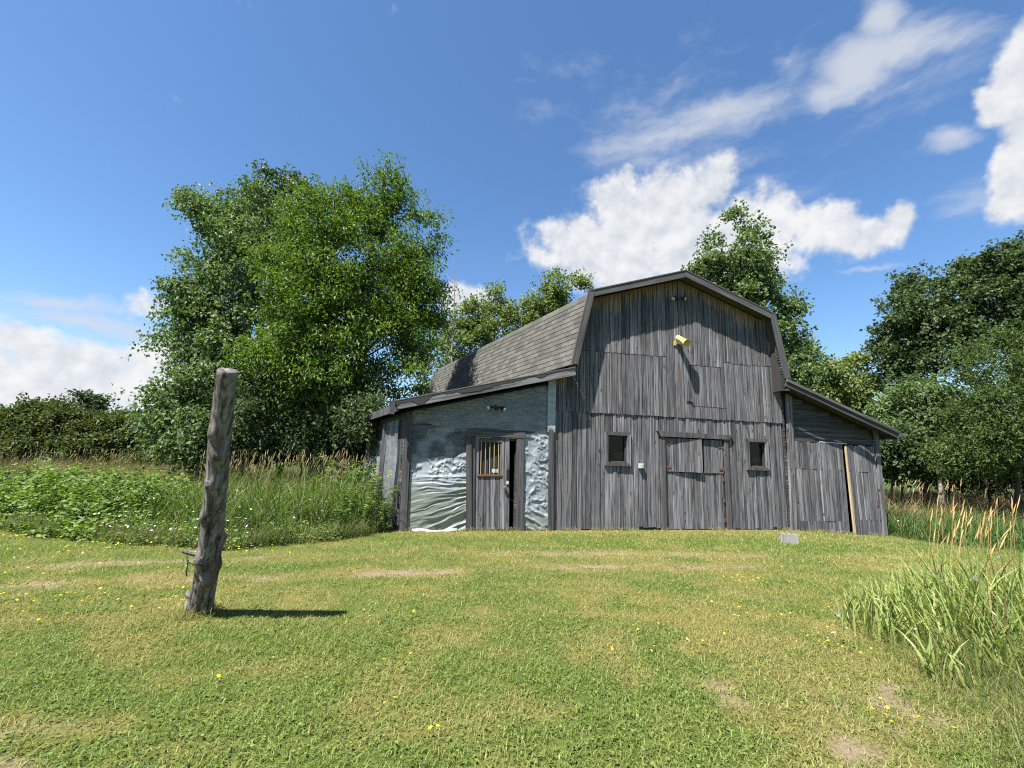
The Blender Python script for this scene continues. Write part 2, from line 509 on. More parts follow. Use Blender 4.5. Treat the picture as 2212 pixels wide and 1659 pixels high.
def mat_plastic():
    """milky builder's film, dirty; `stain` = green algae, `milk` = how opaque it is"""
    m = bpy.data.materials.new('milky_plastic_film'); m.use_nodes = True
    t = NT(m.node_tree); b = m.node_tree.nodes['Principled BSDF']; out = m.node_tree.nodes['Material Output']
    stain = t.n('ShaderNodeAttribute', attribute_name='stain').outputs['Fac']
    milk = t.n('ShaderNodeAttribute', attribute_name='milk').outputs['Fac']
    co = t.n('ShaderNodeTexCoord').outputs['Object']
    n = t.noise(t.map(co, scale=(3, 3, 9)), 1.0, 5, 0.6)
    c = t.mix(n, (0.15, 0.17, 0.19), (0.30, 0.325, 0.35))
    c = t.mix(stain, c, t.mix(n, (0.085, 0.10, 0.065), (0.17, 0.19, 0.125)))
    t.link(c, b.inputs['Base Color'])
    b.inputs['Roughness'].default_value = 0.44
    b.inputs['Specular IOR Level'].default_value = 0.6
    tp = t.n('ShaderNodeBsdfTransparent'); tp.inputs[0].default_value = (0.86, 0.9, 0.93, 1)
    mx = t.n('ShaderNodeMixShader')
    t.link(t.m('ADD', milk, t.m('MULTIPLY', t.m('SUBTRACT', n, 0.5), 0.5), clamp=True), mx.inputs[0])
    t.link(tp.outputs[0], mx.inputs[1]); t.link(b.outputs[0], mx.inputs[2]); t.link(mx.outputs[0], out.inputs['Surface'])
    return m


def mat_ground():
    m, t, b = material('turf_and_soil')
    pos = t.n('ShaderNodeNewGeometry').outputs['Position']
    col = t.n('ShaderNodeAttribute', attribute_name='Col').outputs['Color']
    n = t.noise(pos, 45, 5, 0.7); n2 = t.noise(pos, 7, 5, 0.6)
    c = t.mix(t.ramp(n, 0.3, 0.7), t.mix(1.0, col, (0.55, 0.55, 0.5), 'MULTIPLY'), t.mix(1.0, col, (1.25, 1.22, 1.15), 'MULTIPLY'))
    c = t.mix(t.m('MULTIPLY', t.ramp(n2, 0.55, 0.8), 0.25), c, (0.09, 0.075, 0.045))
    t.link(c, b.inputs['Base Color']); b.inputs['Roughness'].default_value = 0.95
    b.inputs['Specular IOR Level'].default_value = 0.1
    bp = t.n('ShaderNodeBump'); bp.inputs['Strength'].default_value = 0.7; bp.inputs['Distance'].default_value = 0.02
    t.link(t.m('ADD', n, n2), bp.inputs['Height']); t.link(bp.outputs[0], b.inputs['Normal'])
    return m


def mat_post():
    m, t, b = material('old_post_wood')
    co = t.n('ShaderNodeTexCoord').outputs['Object']
    a = t.n('ShaderNodeAttribute', attribute_name='rnd').outputs['Fac']
    g = t.noise(t.map(co, scale=(26, 26, 1.6)), 1.0, 6, 0.65)
    big = t.noise(t.map(co, scale=(8, 8, 0.9)), 1.0, 4, 0.6)
    c = t.mix(t.ramp(g, 0.34, 0.66), (0.030, 0.025, 0.022), (0.20, 0.185, 0.165))
    c = t.mix(t.m('MULTIPLY', t.ramp(big, 0.48, 0.66), 0.7), c, (0.075, 0.048, 0.038))
    lich = t.m('MULTIPLY', t.ramp(t.noise(co, 55, 4, 0.6), 0.56, 0.63), t.ramp(t.noise(t.map(co, (4, 0, 0), scale=(7, 7, 1.2)), 1.0, 3, 0.5), 0.5, 0.6))
    c = t.mix(t.m('MULTIPLY', lich, 0.9), c, (0.32, 0.33, 0.29))
    c = t.mix(a, c, (0.015, 0.012, 0.011))
    t.link(c, b.inputs['Base Color']); b.inputs['Roughness'].default_value = 0.85
    b.inputs['Specular IOR Level'].default_value = 0.25
    bp = t.n('ShaderNodeBump'); bp.inputs['Strength'].default_value = 0.8; bp.inputs['Distance'].default_value = 0.012
    t.link(t.m('ADD', g, lich), bp.inputs['Height']); t.link(bp.outputs[0], b.inputs['Normal'])
    return m


M['glass'] = mat_glass(); M['shingle'] = mat_shingle(); M['plastic'] = mat_plastic(); M['ground'] = mat_ground(); M['post'] = mat_post()
M['leaf_birch'] = foliage('birch_leaves', (0.066, 0.112, 0.040), (0.190, 0.260, 0.098), (0.36, 0.30, 0.06))
M['leaf_ash'] = foliage('ash_leaves', (0.060, 0.115, 0.016), (0.185, 0.275, 0.036), (0.38, 0.32, 0.05))
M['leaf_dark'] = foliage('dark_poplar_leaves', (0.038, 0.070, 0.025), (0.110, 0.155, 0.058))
M['leaf_olive'] = foliage('willow_leaves', (0.048, 0.084, 0.020), (0.130, 0.180, 0.048))
M['leaf_light'] = foliage('light_poplar_leaves', (0.095, 0.145, 0.042), (0.260, 0.310, 0.105), (0.36, 0.30, 0.08))
M['leaf_bush'] = foliage('hedge_leaves', (0.045, 0.072, 0.018), (0.130, 0.155, 0.042), (0.25, 0.2, 0.06))
M['leaf_weed'] = foliage('weed_leaves', (0.072, 0.130, 0.024), (0.215, 0.300, 0.060))
M['leaf_sapling'] = foliage('sapling_leaves', (0.085, 0.17, 0.03), (0.19, 0.29, 0.06))


# ------------------------------------------------------------------ ground
def gz(x, y):
    x = np.asarray(x, float); y = np.asarray(y, float)
    z = -0.17 * sstep(x, 6.6, 10.6) * sstep(y, 6.0, 9.5)
    near = 1 - sstep(np.hypot(x, y), 14, 30)
    z = z + near * 0.05 * (fbm(x * 0.35, y * 0.35, 5, 3) - 0.5) * sstep(np.abs(y - 10 - 0.22 * x), 0.3, 2.5)
    return z + 0.35 * sstep(np.hypot(x, y - 8), 35, 120) * (fbm(x * 0.02, y * 0.02, 9, 2) - 0.4)


TRACK = [np.array([(-9, 4.2), (-5.62, 5.18), (-3.92, 5.67), (-1.23, 6.35), (1.47, 7.0), (2.95, 7.2), (7.1, 7.73), (11, 8.0)]),
         np.array([(-9.5, 5.0), (-6.44, 5.89), (-4.56, 6.55), (-0.72, 7.6), (1.6, 8.0), (5.97, 8.44), (8.7, 8.85), (12, 9.2)])]


def seg_dist(x, y, poly):
    d = np.full(np.shape(x), 1e9)
    for (ax, ay), (bx, by) in zip(poly[:-1], poly[1:]):
        t = np.clip(((x - ax) * (bx - ax) + (y - ay) * (by - ay)) / ((bx - ax) ** 2 + (by - ay) ** 2), 0, 1)
        d = np.minimum(d, np.hypot(x - ax - t * (bx - ax), y - ay - t * (by - ay)))
    return d


def dirt(x, y):
    x = np.asarray(x, float); y = np.asarray(y, float)
    n = fbm(x * 1.1 + 20, y * 1.1, 21, 4) * .6 + fbm(x * 6, y * 9, 22, 3) * .4
    a = np.zeros_like(x)
    for k, tr in enumerate(TRACK):
        d = seg_dist(x, y, tr)
        along = sstep(n + .06 * sstep(-x, 3, 5), 0.47, 0.64) * (.8 if k else 1)
        a = np.maximum(a, (1 - sstep(d, 0.06, 0.30)) * along)
    for (cx, cy, rx, ry) in ((1.6, 3.4, 0.35, 0.22), (2.55, 3.25, 0.55, 0.32), (1.95, 2.85, 0.4, 0.2), (2.9, 3.5, 0.25, 0.2), (-2.6, 2.6, 0.4, 0.25)):
        d = np.hypot((x - cx) / rx, (y - cy) / ry)
        a = np.maximum(a, (1 - sstep(d, 0.3, 1.25)) * sstep(fbm(x * 5, y * 5, 33, 3), 0.40, 0.58))
    return a


def dry(x, y):
    """0 lush clover green .. 1 straw"""
    x = np.asarray(x, float); y = np.asarray(y, float)
    n = fbm(x * 0.95 + 3, y * 1.25, 41, 4) * 0.55 + fbm(x * 3.1, y * 3.9, 43, 4) * 0.45
    a = sstep(n, 0.38, 0.66)
    band = np.exp(-((y - 4.9) / 0.9) ** 2) * 0.16
    wall = np.exp(-np.abs(y - (9.75 + 0.22 * x)) / 0.45) * sstep(x, -2.6, -1.5) * 0.75
    tr = sum(np.exp(-(seg_dist(x, y, q) / 0.3) ** 2) for q in TRACK) * 0.35
    return np.clip(-0.04 + a * 0.82 + band + wall + tr, 0, 1)


def lawn_color(x, y, r1, r2):
    """(n,3) grass colour for position and two random numbers"""
    d = np.clip(dry(x, y) + (r1 - 0.5) * 0.95, 0, 1)[:, None]
    g1 = np.array([0.085, 0.140, 0.024]); g2 = np.array([0.300, 0.370, 0.095])
    s1 = np.array([0.220, 0.205, 0.060]); s2 = np.array([0.480, 0.415, 0.165])
    r2 = r2[:, None]
    return ((g1 + (g2 - g1) * r2) * (1 - d) + (s1 + (s2 - s1) * r2) * d) * 0.80


def build_ground():
    def axis(lo, hi, step, far):
        a = np.arange(lo, hi + 1e-6, step)
        g = []
        q = step
        p = hi
        while p < far:
            q *= 1.28; p += q; g.append(p)
        h = []
        q = step; p = lo
        while p > -far:
            q *= 1.28; p -= q; h.append(p)
        return np.concatenate([h[::-1], a, g])
    xs = axis(-13, 14, 0.11, 1500); ys = axis(0.5, 14, 0.11, 1500)
    X, Y = np.meshgrid(xs, ys)
    x, y = X.ravel(), Y.ravel()
    z = gz(x, y) - 0.02 * dirt(x, y)
    n = len(xs)
    i = np.arange(len(ys) - 1)[:, None] * n + np.arange(n - 1)[None, :]
    i = i.ravel()
    F = np.stack([i, i + 1, i + n + 1, i + n], 1)
    c = lawn_color(x, y, np.full(len(x), 0.5), np.full(len(x), 0.18)) * 0.58
    far = sstep(np.hypot(x, y), 11, 20)[:, None]
    c = c * (1 - far) + np.array([0.055, 0.08, 0.025]) * far
    dd = dirt(x, y)[:, None]
    c = c * (1 - dd) + np.array([0.175, 0.14, 0.095]) * dd
    o = obj('ground', mesh('ground', np.stack([x, y, z], 1), F, {'Col': ('color', c)}, smooth=True), M['ground'])
    tag(o, kind='structure')


build_ground()

# ------------------------------------------------------------------ barn
K = -0.272                    # the barn's plan is out of square: depth lines drift left
barn = empty('barn', (0, 10.01, 0), R(12.38))
tag(barn, 'weathered grey wooden gambrel barn with a lean-to on either side', 'barn')
BL = 11.6                     # length of the barn
XL, XR = 1.03, 7.46           # corners of the main front
OH = 0.34                     # overhang of the rakes
KL, KR, EL, ER, RG = (1.78, 5.62), (7.03, 5.60), (1.38, 3.83), (7.36, 3.88), (4.42, 6.48)


def top_at(x):
    """underside of the roof over the main front"""
    if x < EL[0]: return 3.56 - (EL[0] - x) * 0.03
    if x < KL[0] + 0.06: return EL[1] + (x - EL[0]) / (KL[0] - EL[0]) * (KL[1] - EL[1]) - 0.12
    if x < RG[0]: return KL[1] + (x - KL[0]) / (RG[0] - KL[0]) * (RG[1] - KL[1]) - 0.10
    if x < KR[0] - 0.06: return RG[1] + (x - RG[0]) / (KR[0] - RG[0]) * (KR[1] - RG[1]) - 0.10
    return KR[1] + (x - KR[0]) / (ER[0] - KR[0]) * (ER[1] - KR[1]) - 0.12


def build_main_front():
    # sheathing behind the boards, with openings for the two windows and the double door
    gw = obj('gable_wall', prism_mesh('gable_wall', [(XL + .02, 2.70), (7.42, 2.70), (7.35, 3.8), (7.02, 5.46), (RG[0], 6.36), (1.84, 5.48), (1.48, 3.72), (XL + .02, 3.5)], 0.0, 0.05), M['sheathing'], barn)
    x = XL
    while x < 7.42:
        w = random.choice((0.092, 0.105, 0.115, 0.125, 0.132))
        w = min(w, 7.43 - x)
        if w < 0.04: break
        xc = x + w / 2
        zt = top_at(xc)
        cut = (top_at(xc + 0.02) - top_at(xc - 0.02)) / 0.04
        cut = max(-0.9, min(0.9, cut))
        joint = None
        if 1.6 < xc < 3.95: joint = 4.23 + 0.012 * (xc - 1.6) + random.uniform(-.015, .015)
        elif 5.72 < xc < 7.3: joint = 4.24 + random.uniform(-.02, .02)
        hatch = 4.66 < xc < 5.66
        if hatch: joint = 4.10
        prd = 0.030 + random.choice((0, 0.002, 0.004, 0.009, 0.013))
        bot = 2.725 + 0.002 * (xc - 4) + random.uniform(-0.012, 0.006)
        tl = random.uniform(-0.0025, 0.0025)
        gap = random.choice((.005, .008, .012, .015))
        if joint is None:
            board('board', gw, M['wood_gable'], xc, 0, zt, w - gap, zt - bot, prd, tl, cut)
        else:
            board('board', gw, M['wood_gable'], xc, 0, zt, w - gap, zt - joint - 0.002, prd + (0.006 if not hatch else 0.003), tl, cut)
            if hatch:
                board('hatch_board', gw, M['wood'], xc, 0, joint - 0.014, w - gap, joint - 3.05, prd + 0.006, 0)
                board('board', gw, M['wood'], xc, 0, 3.035, w - gap, 3.035 - bot, prd, tl)
            else:
                board('board', gw, M['wood'], xc, 0, joint - 0.004, w - gap, joint - bot - 0.004, prd, tl)
        x += w
    # lower front
    W1, W2, DD = (2.385, 2.885, 1.56, 2.20), (6.305, 6.81, 1.56, 2.20), (3.90, 5.57, 0.0, 2.24)
    lw = empty('lower_wall', parent=barn)
    for n, (a, b, c, d) in enumerate(((XL, W1[0], 0, 2.72), (W1[1], DD[0], 0, 2.72), (DD[1], W2[0], 0, 2.72), (W2[1], XR, 0, 2.72),
                                      (W1[0], W1[1], 0, W1[2]), (W1[0], W1[1], W1[3], 2.72), (W2[0], W2[1], 0, W2[2]), (W2[0], W2[1], W2[3], 2.72), (DD[0], DD[1], DD[3], 2.72))):
        obj('sheathing', box_mesh('sheathing', a, b, 0.012, 0.05, c + 0.02, d), M['sheathing'], lw)
    x = XL + 0.01
    zt = 2.75
    while x < 7.40:
        w = min(random.choice((0.095, 0.105, 0.112, 0.12, 0.13)), 7.41 - x)
        if w < 0.04: break
        xc = x + w / 2
        prd = 0.018 + random.choice((0, 0.001, 0.003, 0.008, 0.014))
        bot = random.uniform(-0.01, 0.035)
        if 3.2 < xc < 3.75: bot += 0.05
        if 6.9 < xc < 7.3: bot += 0.04
        tl = random.uniform(-0.002, 0.002)
        spans = [(zt, bot)]
        for (a, b, c, d) in (W1, W2, DD):
            if a - 0.03 < xc < b + 0.03:
                spans = [(zt, d + 0.03)] + ([(c - 0.03, bot)] if c > 0.1 else [])
        for (z1, z0) in spans:
            board('board', lw, M['wood'], xc, 0.010, z1, w - random.choice((.005, .008, .012, .015)), z1 - z0, prd, tl)
        x += w
    # side planks ends seen at the right corner, stacked
    cr = obj('corner_stack', box_mesh('corner_stack', 7.42, 7.50, 0.02, 0.10, 0.0, 3.4), M['sheathing'], barn)
    z = 0.03
    while z < 3.3:
        h = random.uniform(0.07, 0.10)
        obj('plank_end', box_mesh('plank_end', 7.425, 7.425 + random.uniform(.05, .07), -0.008 - random.uniform(0, .008), 0.03, z, z + h - 0.012), M['wood_dark'], cr)
        z += h
    # windows
    for (a, b, c, d) in (W1, W2):
        wn = empty('window', parent=barn)
        f = 0.085
        obj('pane', box_mesh('pane', a + .002, b - .002, 0.06, 0.066, c + .002, d - .002), M['glass'], wn)
        for (x0, x1, z0, z1) in ((a - .004, a + .026, c, d), (b - .026, b + .004, c, d), (a, b, d - .03, d + .004), (a, b, c - .004, c + .03)):
            obj('sash_rail', box_mesh('sash_rail', x0, x1, 0.02, 0.058, z0, z1), M['wood_dark'], wn)
        # mitred casing
        o4 = [(a - f, c - f), (b + f, c - f), (b + f, d + f), (a - f, d + f)]
        i4 = [(a, c), (b, c), (b, d), (a, d)]
        for k in range(4):
            q = (k + 1) % 4
            poly = [o4[k], o4[q], i4[q], i4[k]]
            ob = obj('casing', prism_mesh('casing', poly, -0.062 - (0.006 if k in (0, 2) else 0), -0.008), M['wood'] if k in (1, 3) else M['wood_trim'], wn)
        obj('nail', box_mesh('nail', a - .02, a, -.072, -.066, c - .06, c - .04), M['rust'], wn)
    # double door: surround
    dr = empty('double_door', parent=barn)
    bar('jamb', dr, M['wood_trim'], (3.845, 2.225), (3.845, -0.01), 0.115, 0.05, -0.008)
    bar('jamb', dr, M['wood_trim'], (5.63, 2.23), (5.63, -0.01), 0.115, 0.05, -0.008)
    obj('lintel', prism_mesh('lintel', [(3.69, 2.36), (3.77, 2.225), (5.71, 2.225), (5.81, 2.335)], -0.085, -0.008), M['wood_trim'], dr)

    def leaf(name, x0, x1, z0, z1, ang, hinge_left, yf):
        lf = empty(name, (x0 if hinge_left else x1, yf, 0), parent=dr)
        lf.rotation_euler = (0, 0, -ang if hinge_left else ang)
        base = x0 if hinge_left else x1
        x = x0 + 0.006
        while x < x1 - 0.03:
            w = min(random.choice((0.10, 0.115, 0.13)), x1 - 0.006 - x)
            board('board', lf, M['wood'], x + w / 2 - base, 0, z1 - random.uniform(0, .006), w - 0.004, z1 - z0 - random.uniform(0, .012), 0.022 + random.choice((0, .002, .005)), random.uniform(-.002, .002))
            x += w
        for zz in (z0 + 0.15 * (z1 - z0), z1 - 0.15 * (z1 - z0)):
            obj('brace', box_mesh('brace', x0 + .05 - base, x1 - .05 - base, 0.001, 0.025, zz - .05, zz + .05), M['wood_dark'], lf)
        return lf
    a = leaf('upper_leaf', 3.905, 4.95, 1.375, 2.20, R(3.6), True, 0.012)
    b = leaf('upper_leaf', 4.985, 5.57, 1.37, 2.20, R(1.5), False, 0.012)
    c = leaf('lower_leaf', 3.905, 5.57, 0.02, 1.362, 0.0, True, 0.022)

    def hinge(parent, x, z, sgn, L=0.13):
        pl = [(x, z - .014), (x + sgn * L, z - .028), (x + sgn * L, z + .028), (x, z + .014)]
        if sgn < 0: pl = pl[::-1]
        obj('hinge', prism_mesh('hinge', pl, -0.034, -0.0285), M['rust'], parent)
        obj('hinge_pin', box_mesh('hinge_pin', x - .012, x + .012, -.045, -.0285, z - .045, z + .045), M['rust'], parent)
    hinge(a, 0.02, 2.05, 1); hinge(a, 0.02, 1.49, 1)
    hinge(b, -0.02, 2.03, -1); hinge(b, -0.02, 1.47, -1)
    for z in (1.22, 0.70, 0.23):
        obj('hinge', box_mesh('hinge', 1.60, 1.645, -.036, -.0285, z - .05, z + .05), M['rust'], c)
    # iron hook on the hatch
    hk = obj('hatch_hook', box_mesh('hatch_hook', 4.52, 4.68, -0.062, -0.048, 3.16, 3.185), M['rust'], barn)
    obj('hatch_staple', box_mesh('hatch_staple', 4.665, 4.69, -0.075, -0.045, 3.13, 3.215), M['rust'], hk)


def roof_slab(name, p0, p1, th, mat, y0=-OH + 0.02, y1=BL, parent=None, flip=False):
    dx, dz = p1[0] - p0[0], p1[1] - p0[1]
    L = math.hypot(dx, dz)
    nx, nz = dz / L, -dx / L
    if nz > 0 or flip: nx, nz = -nx, -nz
    poly = [p0, p1, (p1[0] + nx * th, p1[1] + nz * th), (p0[0] + nx * th, p0[1] + nz * th)]
    return obj(name, prism_mesh(name, poly, y0, y1, K), mat, parent or barn)


def build_roof():
    # main gambrel slopes; the left lower slope is the one in sight and is shingled tab by tab
    sl = roof_slab('shingled_slope', EL, KL, 0.04, M['wood_dark'])
    roof_slab('upper_slope', KL, RG, 0.05, M['shingle'])
    roof_slab('upper_slope', RG, KR, 0.05, M['shingle'])
    roof_slab('lower_slope', KR, ER, 0.05, M['shingle'], flip=True)
    bdir = Vector((K, 1, 0)).normalized()
    kk = math.hypot(K, 1)
    up = Vector((KL[0] - EL[0], 0, KL[1] - EL[1]))
    Ls = up.length; up.normalize()
    upo = (up - up.dot(bdir) * bdir).normalized()
    nrm = bdir.cross(upo).normalized()
    if nrm.x > 0: nrm = -nrm
    NC = 13
    ex = Ls / NC
    tabw = 0.285
    variants = []
    for v in range(5):
        w = tabw - 0.008
        d0, d1 = random.uniform(0, .006), random.uniform(0, .006)
        # local: x along the eave, y outward, z up the slope; lower edge lifted, upper edge tucked
        V = [(0, .016, -d0), (w, .016, -d1), (w, .003, ex + .03), (0, .003, ex + .03), (0, .005, -d0), (w, .005, -d1), (w, -.004, ex + .03), (0, -.004, ex + .03)]
        F = [(0, 1, 2, 3), (7, 6, 5, 4), (0, 4, 5, 1), (1, 5, 6, 2), (2, 6, 7, 3), (3, 7, 4, 0)]
        me = mesh('shingle', V, F)
        me.materials.append(M['shingle'])
        variants.append(me)
    tabs = []
    for c in range(NC):
        off = (0.5 * tabw if c % 2 else 0) + random.uniform(-.02, .02)
        d = -OH * kk + 0.0 - tabw * 0.99 + off
        while d < BL * kk:
            tabs.append((d, c)); d += tabw
    tabs = [q for q in tabs if q[0] + tabw > -OH * kk]
    tabs.sort()
    basis = Matrix((bdir, nrm, upo)).transposed().to_4x4()
    RV, RF, RR = [], [], []
    for i, (d, c) in enumerate(tabs):
        sag = 0.0
        P = Vector((EL[0], 0, EL[1])) + up * (c * ex) + bdir * max(d, -OH * kk) + nrm * (0.004 + random.uniform(0, .003))
        rot = Matrix.Rotation(random.gauss(0, 0.006), 4, 'Y')
        m4 = Matrix.Translation(P) @ basis @ rot
        me = random.choice(variants)
        if i < 300:
            o = obj('shingle', me, None, sl); o.matrix_local = m4
            if d < -OH * kk: o.scale = (1 - (-OH * kk - d) / tabw, 1, 1)
        else:
            b0 = len(RV); q = random.random()
            for vv in me.vertices:
                RV.append(tuple(m4 @ vv.co)); RR.append(q)
            RF += [tuple(k + b0 for k in p.vertices) for p in me.polygons]
    ro = obj('roof_shingles', mesh('roof_shingles', RV, RF, {'rnd': ('float', RR)}), M['shingle'], sl)
    ro['kind'] = 'stuff'
    # strip along the knee
    roof_slab('knee_strip', (KL[0] - 0.045, KL[1] - 0.10), (KL[0] + 0.03, KL[1] + 0.05), 0.03, M['shingle'], y0=-OH + 0.01)
    # rakes (front fascia)
    t = 0.035
    bar('rake_board', barn, M['wood_trim'], (RG[0] + 0.02, RG[1] - 0.055), (KL[0] + 0.02, KL[1] - 0.045), 0.17, t, -OH)
    bar('rake_board', barn, M['wood_trim'], (RG[0] - 0.02, RG[1] - 0.055), (KR[0] - 0.06, KR[1] - 0.045), 0.17, t, -OH - 0.004)
    bar('rake_board', barn, M['wood_trim'], (KL[0] + 0.05, KL[1] + 0.06), (EL[0] + 0.02, EL[1] - 0.03), 0.165, t, -OH - 0.006)
    bar('rake_board', barn, M['wood_trim'], (KR[0] - 0.03, KR[1] + 0.02), (ER[0] - 0.05, ER[1] - 0.0), 0.165, t, -OH - 0.008)
    # drip edge of roofing on top of the rakes
    for (p, q) in ((RG, KL), (RG, KR)):
        bar('roof_edge', barn, M['shingle'], (p[0], p[1] + 0.035), (q[0], q[1] + 0.03), 0.03, 0.05, -OH - 0.0)
    # soffit lookouts: boards closing the underside of the overhang
    for (p, q) in ((RG, KL), (RG, KR), (KL, EL), (KR, ER)):
        pass
    # ---- left lean-to roof
    A, B = (1.42, 3.70), (-2.60, 2.66)
    lr = roof_slab('lean_to_roof', A, B, 0.05, M['shingle'], y0=-OH + 0.02)
    bar('rake_board', barn, M['wood'], (1.42, 3.61), (-2.57, 2.575), 0.165, 0.035, -OH - 0.004)
    bar('roof_edge', barn, M['shingle'], (1.42, 3.715), (-2.60, 2.68), 0.025, 0.05, -OH + 0.0)
    # torn roofing felt lapping over the rake
    n = 60
    V, F = [], []
    for i in range(n + 1):
        u = i / n
        x = A[0] + (B[0] - A[0]) * u; z = A[1] + (B[1] - A[1]) * u + 0.012
        drop = 0.02 + 0.11 * max(0, fbm(np.array([u * 14.0]), np.array([1.0]), 3, 4)[0] - 0.36) * 3 * (0.25 + u)
        V += [(x, -OH - 0.045, z), (x, -OH - 0.045 - 0.002, z - drop)]
        if i: F.append((2 * i - 2, 2 * i - 1, 2 * i + 1, 2 * i))
    obj('roofing_felt', mesh('roofing_felt', V, F), M['sheathing'], lr)
    # left eave fascia running back
    V = []
    for y in (-OH - 0.03, BL):
        for (x, z) in ((-2.60, 2.65), (-2.63, 2.65), (-2.63, 2.47), (-2.60, 2.47)):
            V.append((x + K * y, y, z))
    obj('eave_fascia', mesh('eave_fascia', V, [(0, 1, 2, 3), (7, 6, 5, 4), (0, 4, 5, 1), (1, 5, 6, 2), (2, 6, 7, 3), (3, 7, 4, 0)]), M['wood_dark'], barn)
    bar('corner_block', barn, M['wood_trim'], (-2.62, 2.66), (-2.62, 2.40), 0.09, 0.05, -OH - 0.03)
    # ---- right lean-to roof
    A, B = (7.30, 3.82), (10.86, 2.63)
    roof_slab('shed_roof', A, B, 0.05, M['shingle'], y0=-OH + 0.02, y1=BL)
    bar('rake_board', barn, M['wood_trim'], (7.26, 3.745), (10.83, 2.535), 0.15, 0.035, -OH - 0.002)
    bar('rake_board', barn, M['wood_trim'], (7.28, 3.83), (10.86, 2.615), 0.075, 0.04, -OH - 0.030)
    V = []
    for y in (-OH - 0.03, BL):
        for (x, z) in ((10.85, 2.62), (10.88, 2.62), (10.88, 2.44), (10.85, 2.44)):
            V.append((x + K * y, y, z))
    obj('eave_fascia', mesh('eave_fascia', V, [(3, 2, 1, 0), (4, 5, 6, 7), (1, 5, 4, 0), (2, 6, 5, 1), (3, 7, 6, 2), (0, 4, 7, 3)]), M['wood_dark'], barn)
    # stack of lapped shingle ends where the lower slope meets the shed roof
    st = obj('slope_end', box_mesh('slope_end', 7.16, 7.24, -OH + 0.02, 0.0, 3.55, 4.6), M['sheathing'], barn)
    for k in range(14):
        z = 3.56 + k * 0.073
        x = ER[0] - 0.10 - (z - ER[1]) * 0.19
        obj('shingle_end', box_mesh('shingle_end', x - .05, x + .05, -OH - 0.02, -OH + 0.05, z, z + 0.045), M['wood_dark'], st)


def wall_side(name, x0, z1, y0, y1, mat, t=0.05, z0=-0.25):
    V = []
    for y in (y0, y1):
        for (x, z) in ((x0, z0), (x0 + t, z0), (x0 + t, z1), (x0, z1)):
            V.append((x + K * y, y, z))
    return obj(name, mesh(name, V, [(0, 1, 2, 3), (7, 6, 5, 4), (0, 4, 5, 1), (1, 5, 6, 2), (2, 6, 7, 3), (3, 7, 4, 0)]), mat, barn)


def film(name, x0, x1, z0, z1, h, y, milk, stain, n=(90, 70), bottom=None):
    """sheet of plastic film, crumpled; h(x,z) gives the relief in metres towards the front"""
    xs = np.linspace(0, 1, n[0]); zs = np.linspace(0, 1, n[1])
    U, Vv = np.meshgrid(xs, zs)
    X = x0 + (x1 - x0) * U
    zb = z0 if bottom is None else bottom(X)
    Z1 = z1(X) if callable(z1) else z1
    Z = zb + (Z1 - zb) * Vv
    Y = y - h(X, Z)
    i = (np.arange(n[1] - 1)[:, None] * n[0] + np.arange(n[0] - 1)[None, :]).ravel()
    F = np.stack([i, i + 1, i + n[0] + 1, i + n[0]], 1)
    me = mesh(name, np.stack([X.ravel(), Y.ravel(), Z.ravel()], 1), F,
              {'milk': ('float', milk(X, Z).ravel()), 'stain': ('float', stain(X, Z).ravel())}, smooth=True)
    return obj(name, me, M['plastic'], barn)


def ridged(a, b, seed, o=3):
    return np.clip(1 - np.abs(2 * fbm(a, b, seed, o) - 1) * 2.2, 0, 1)


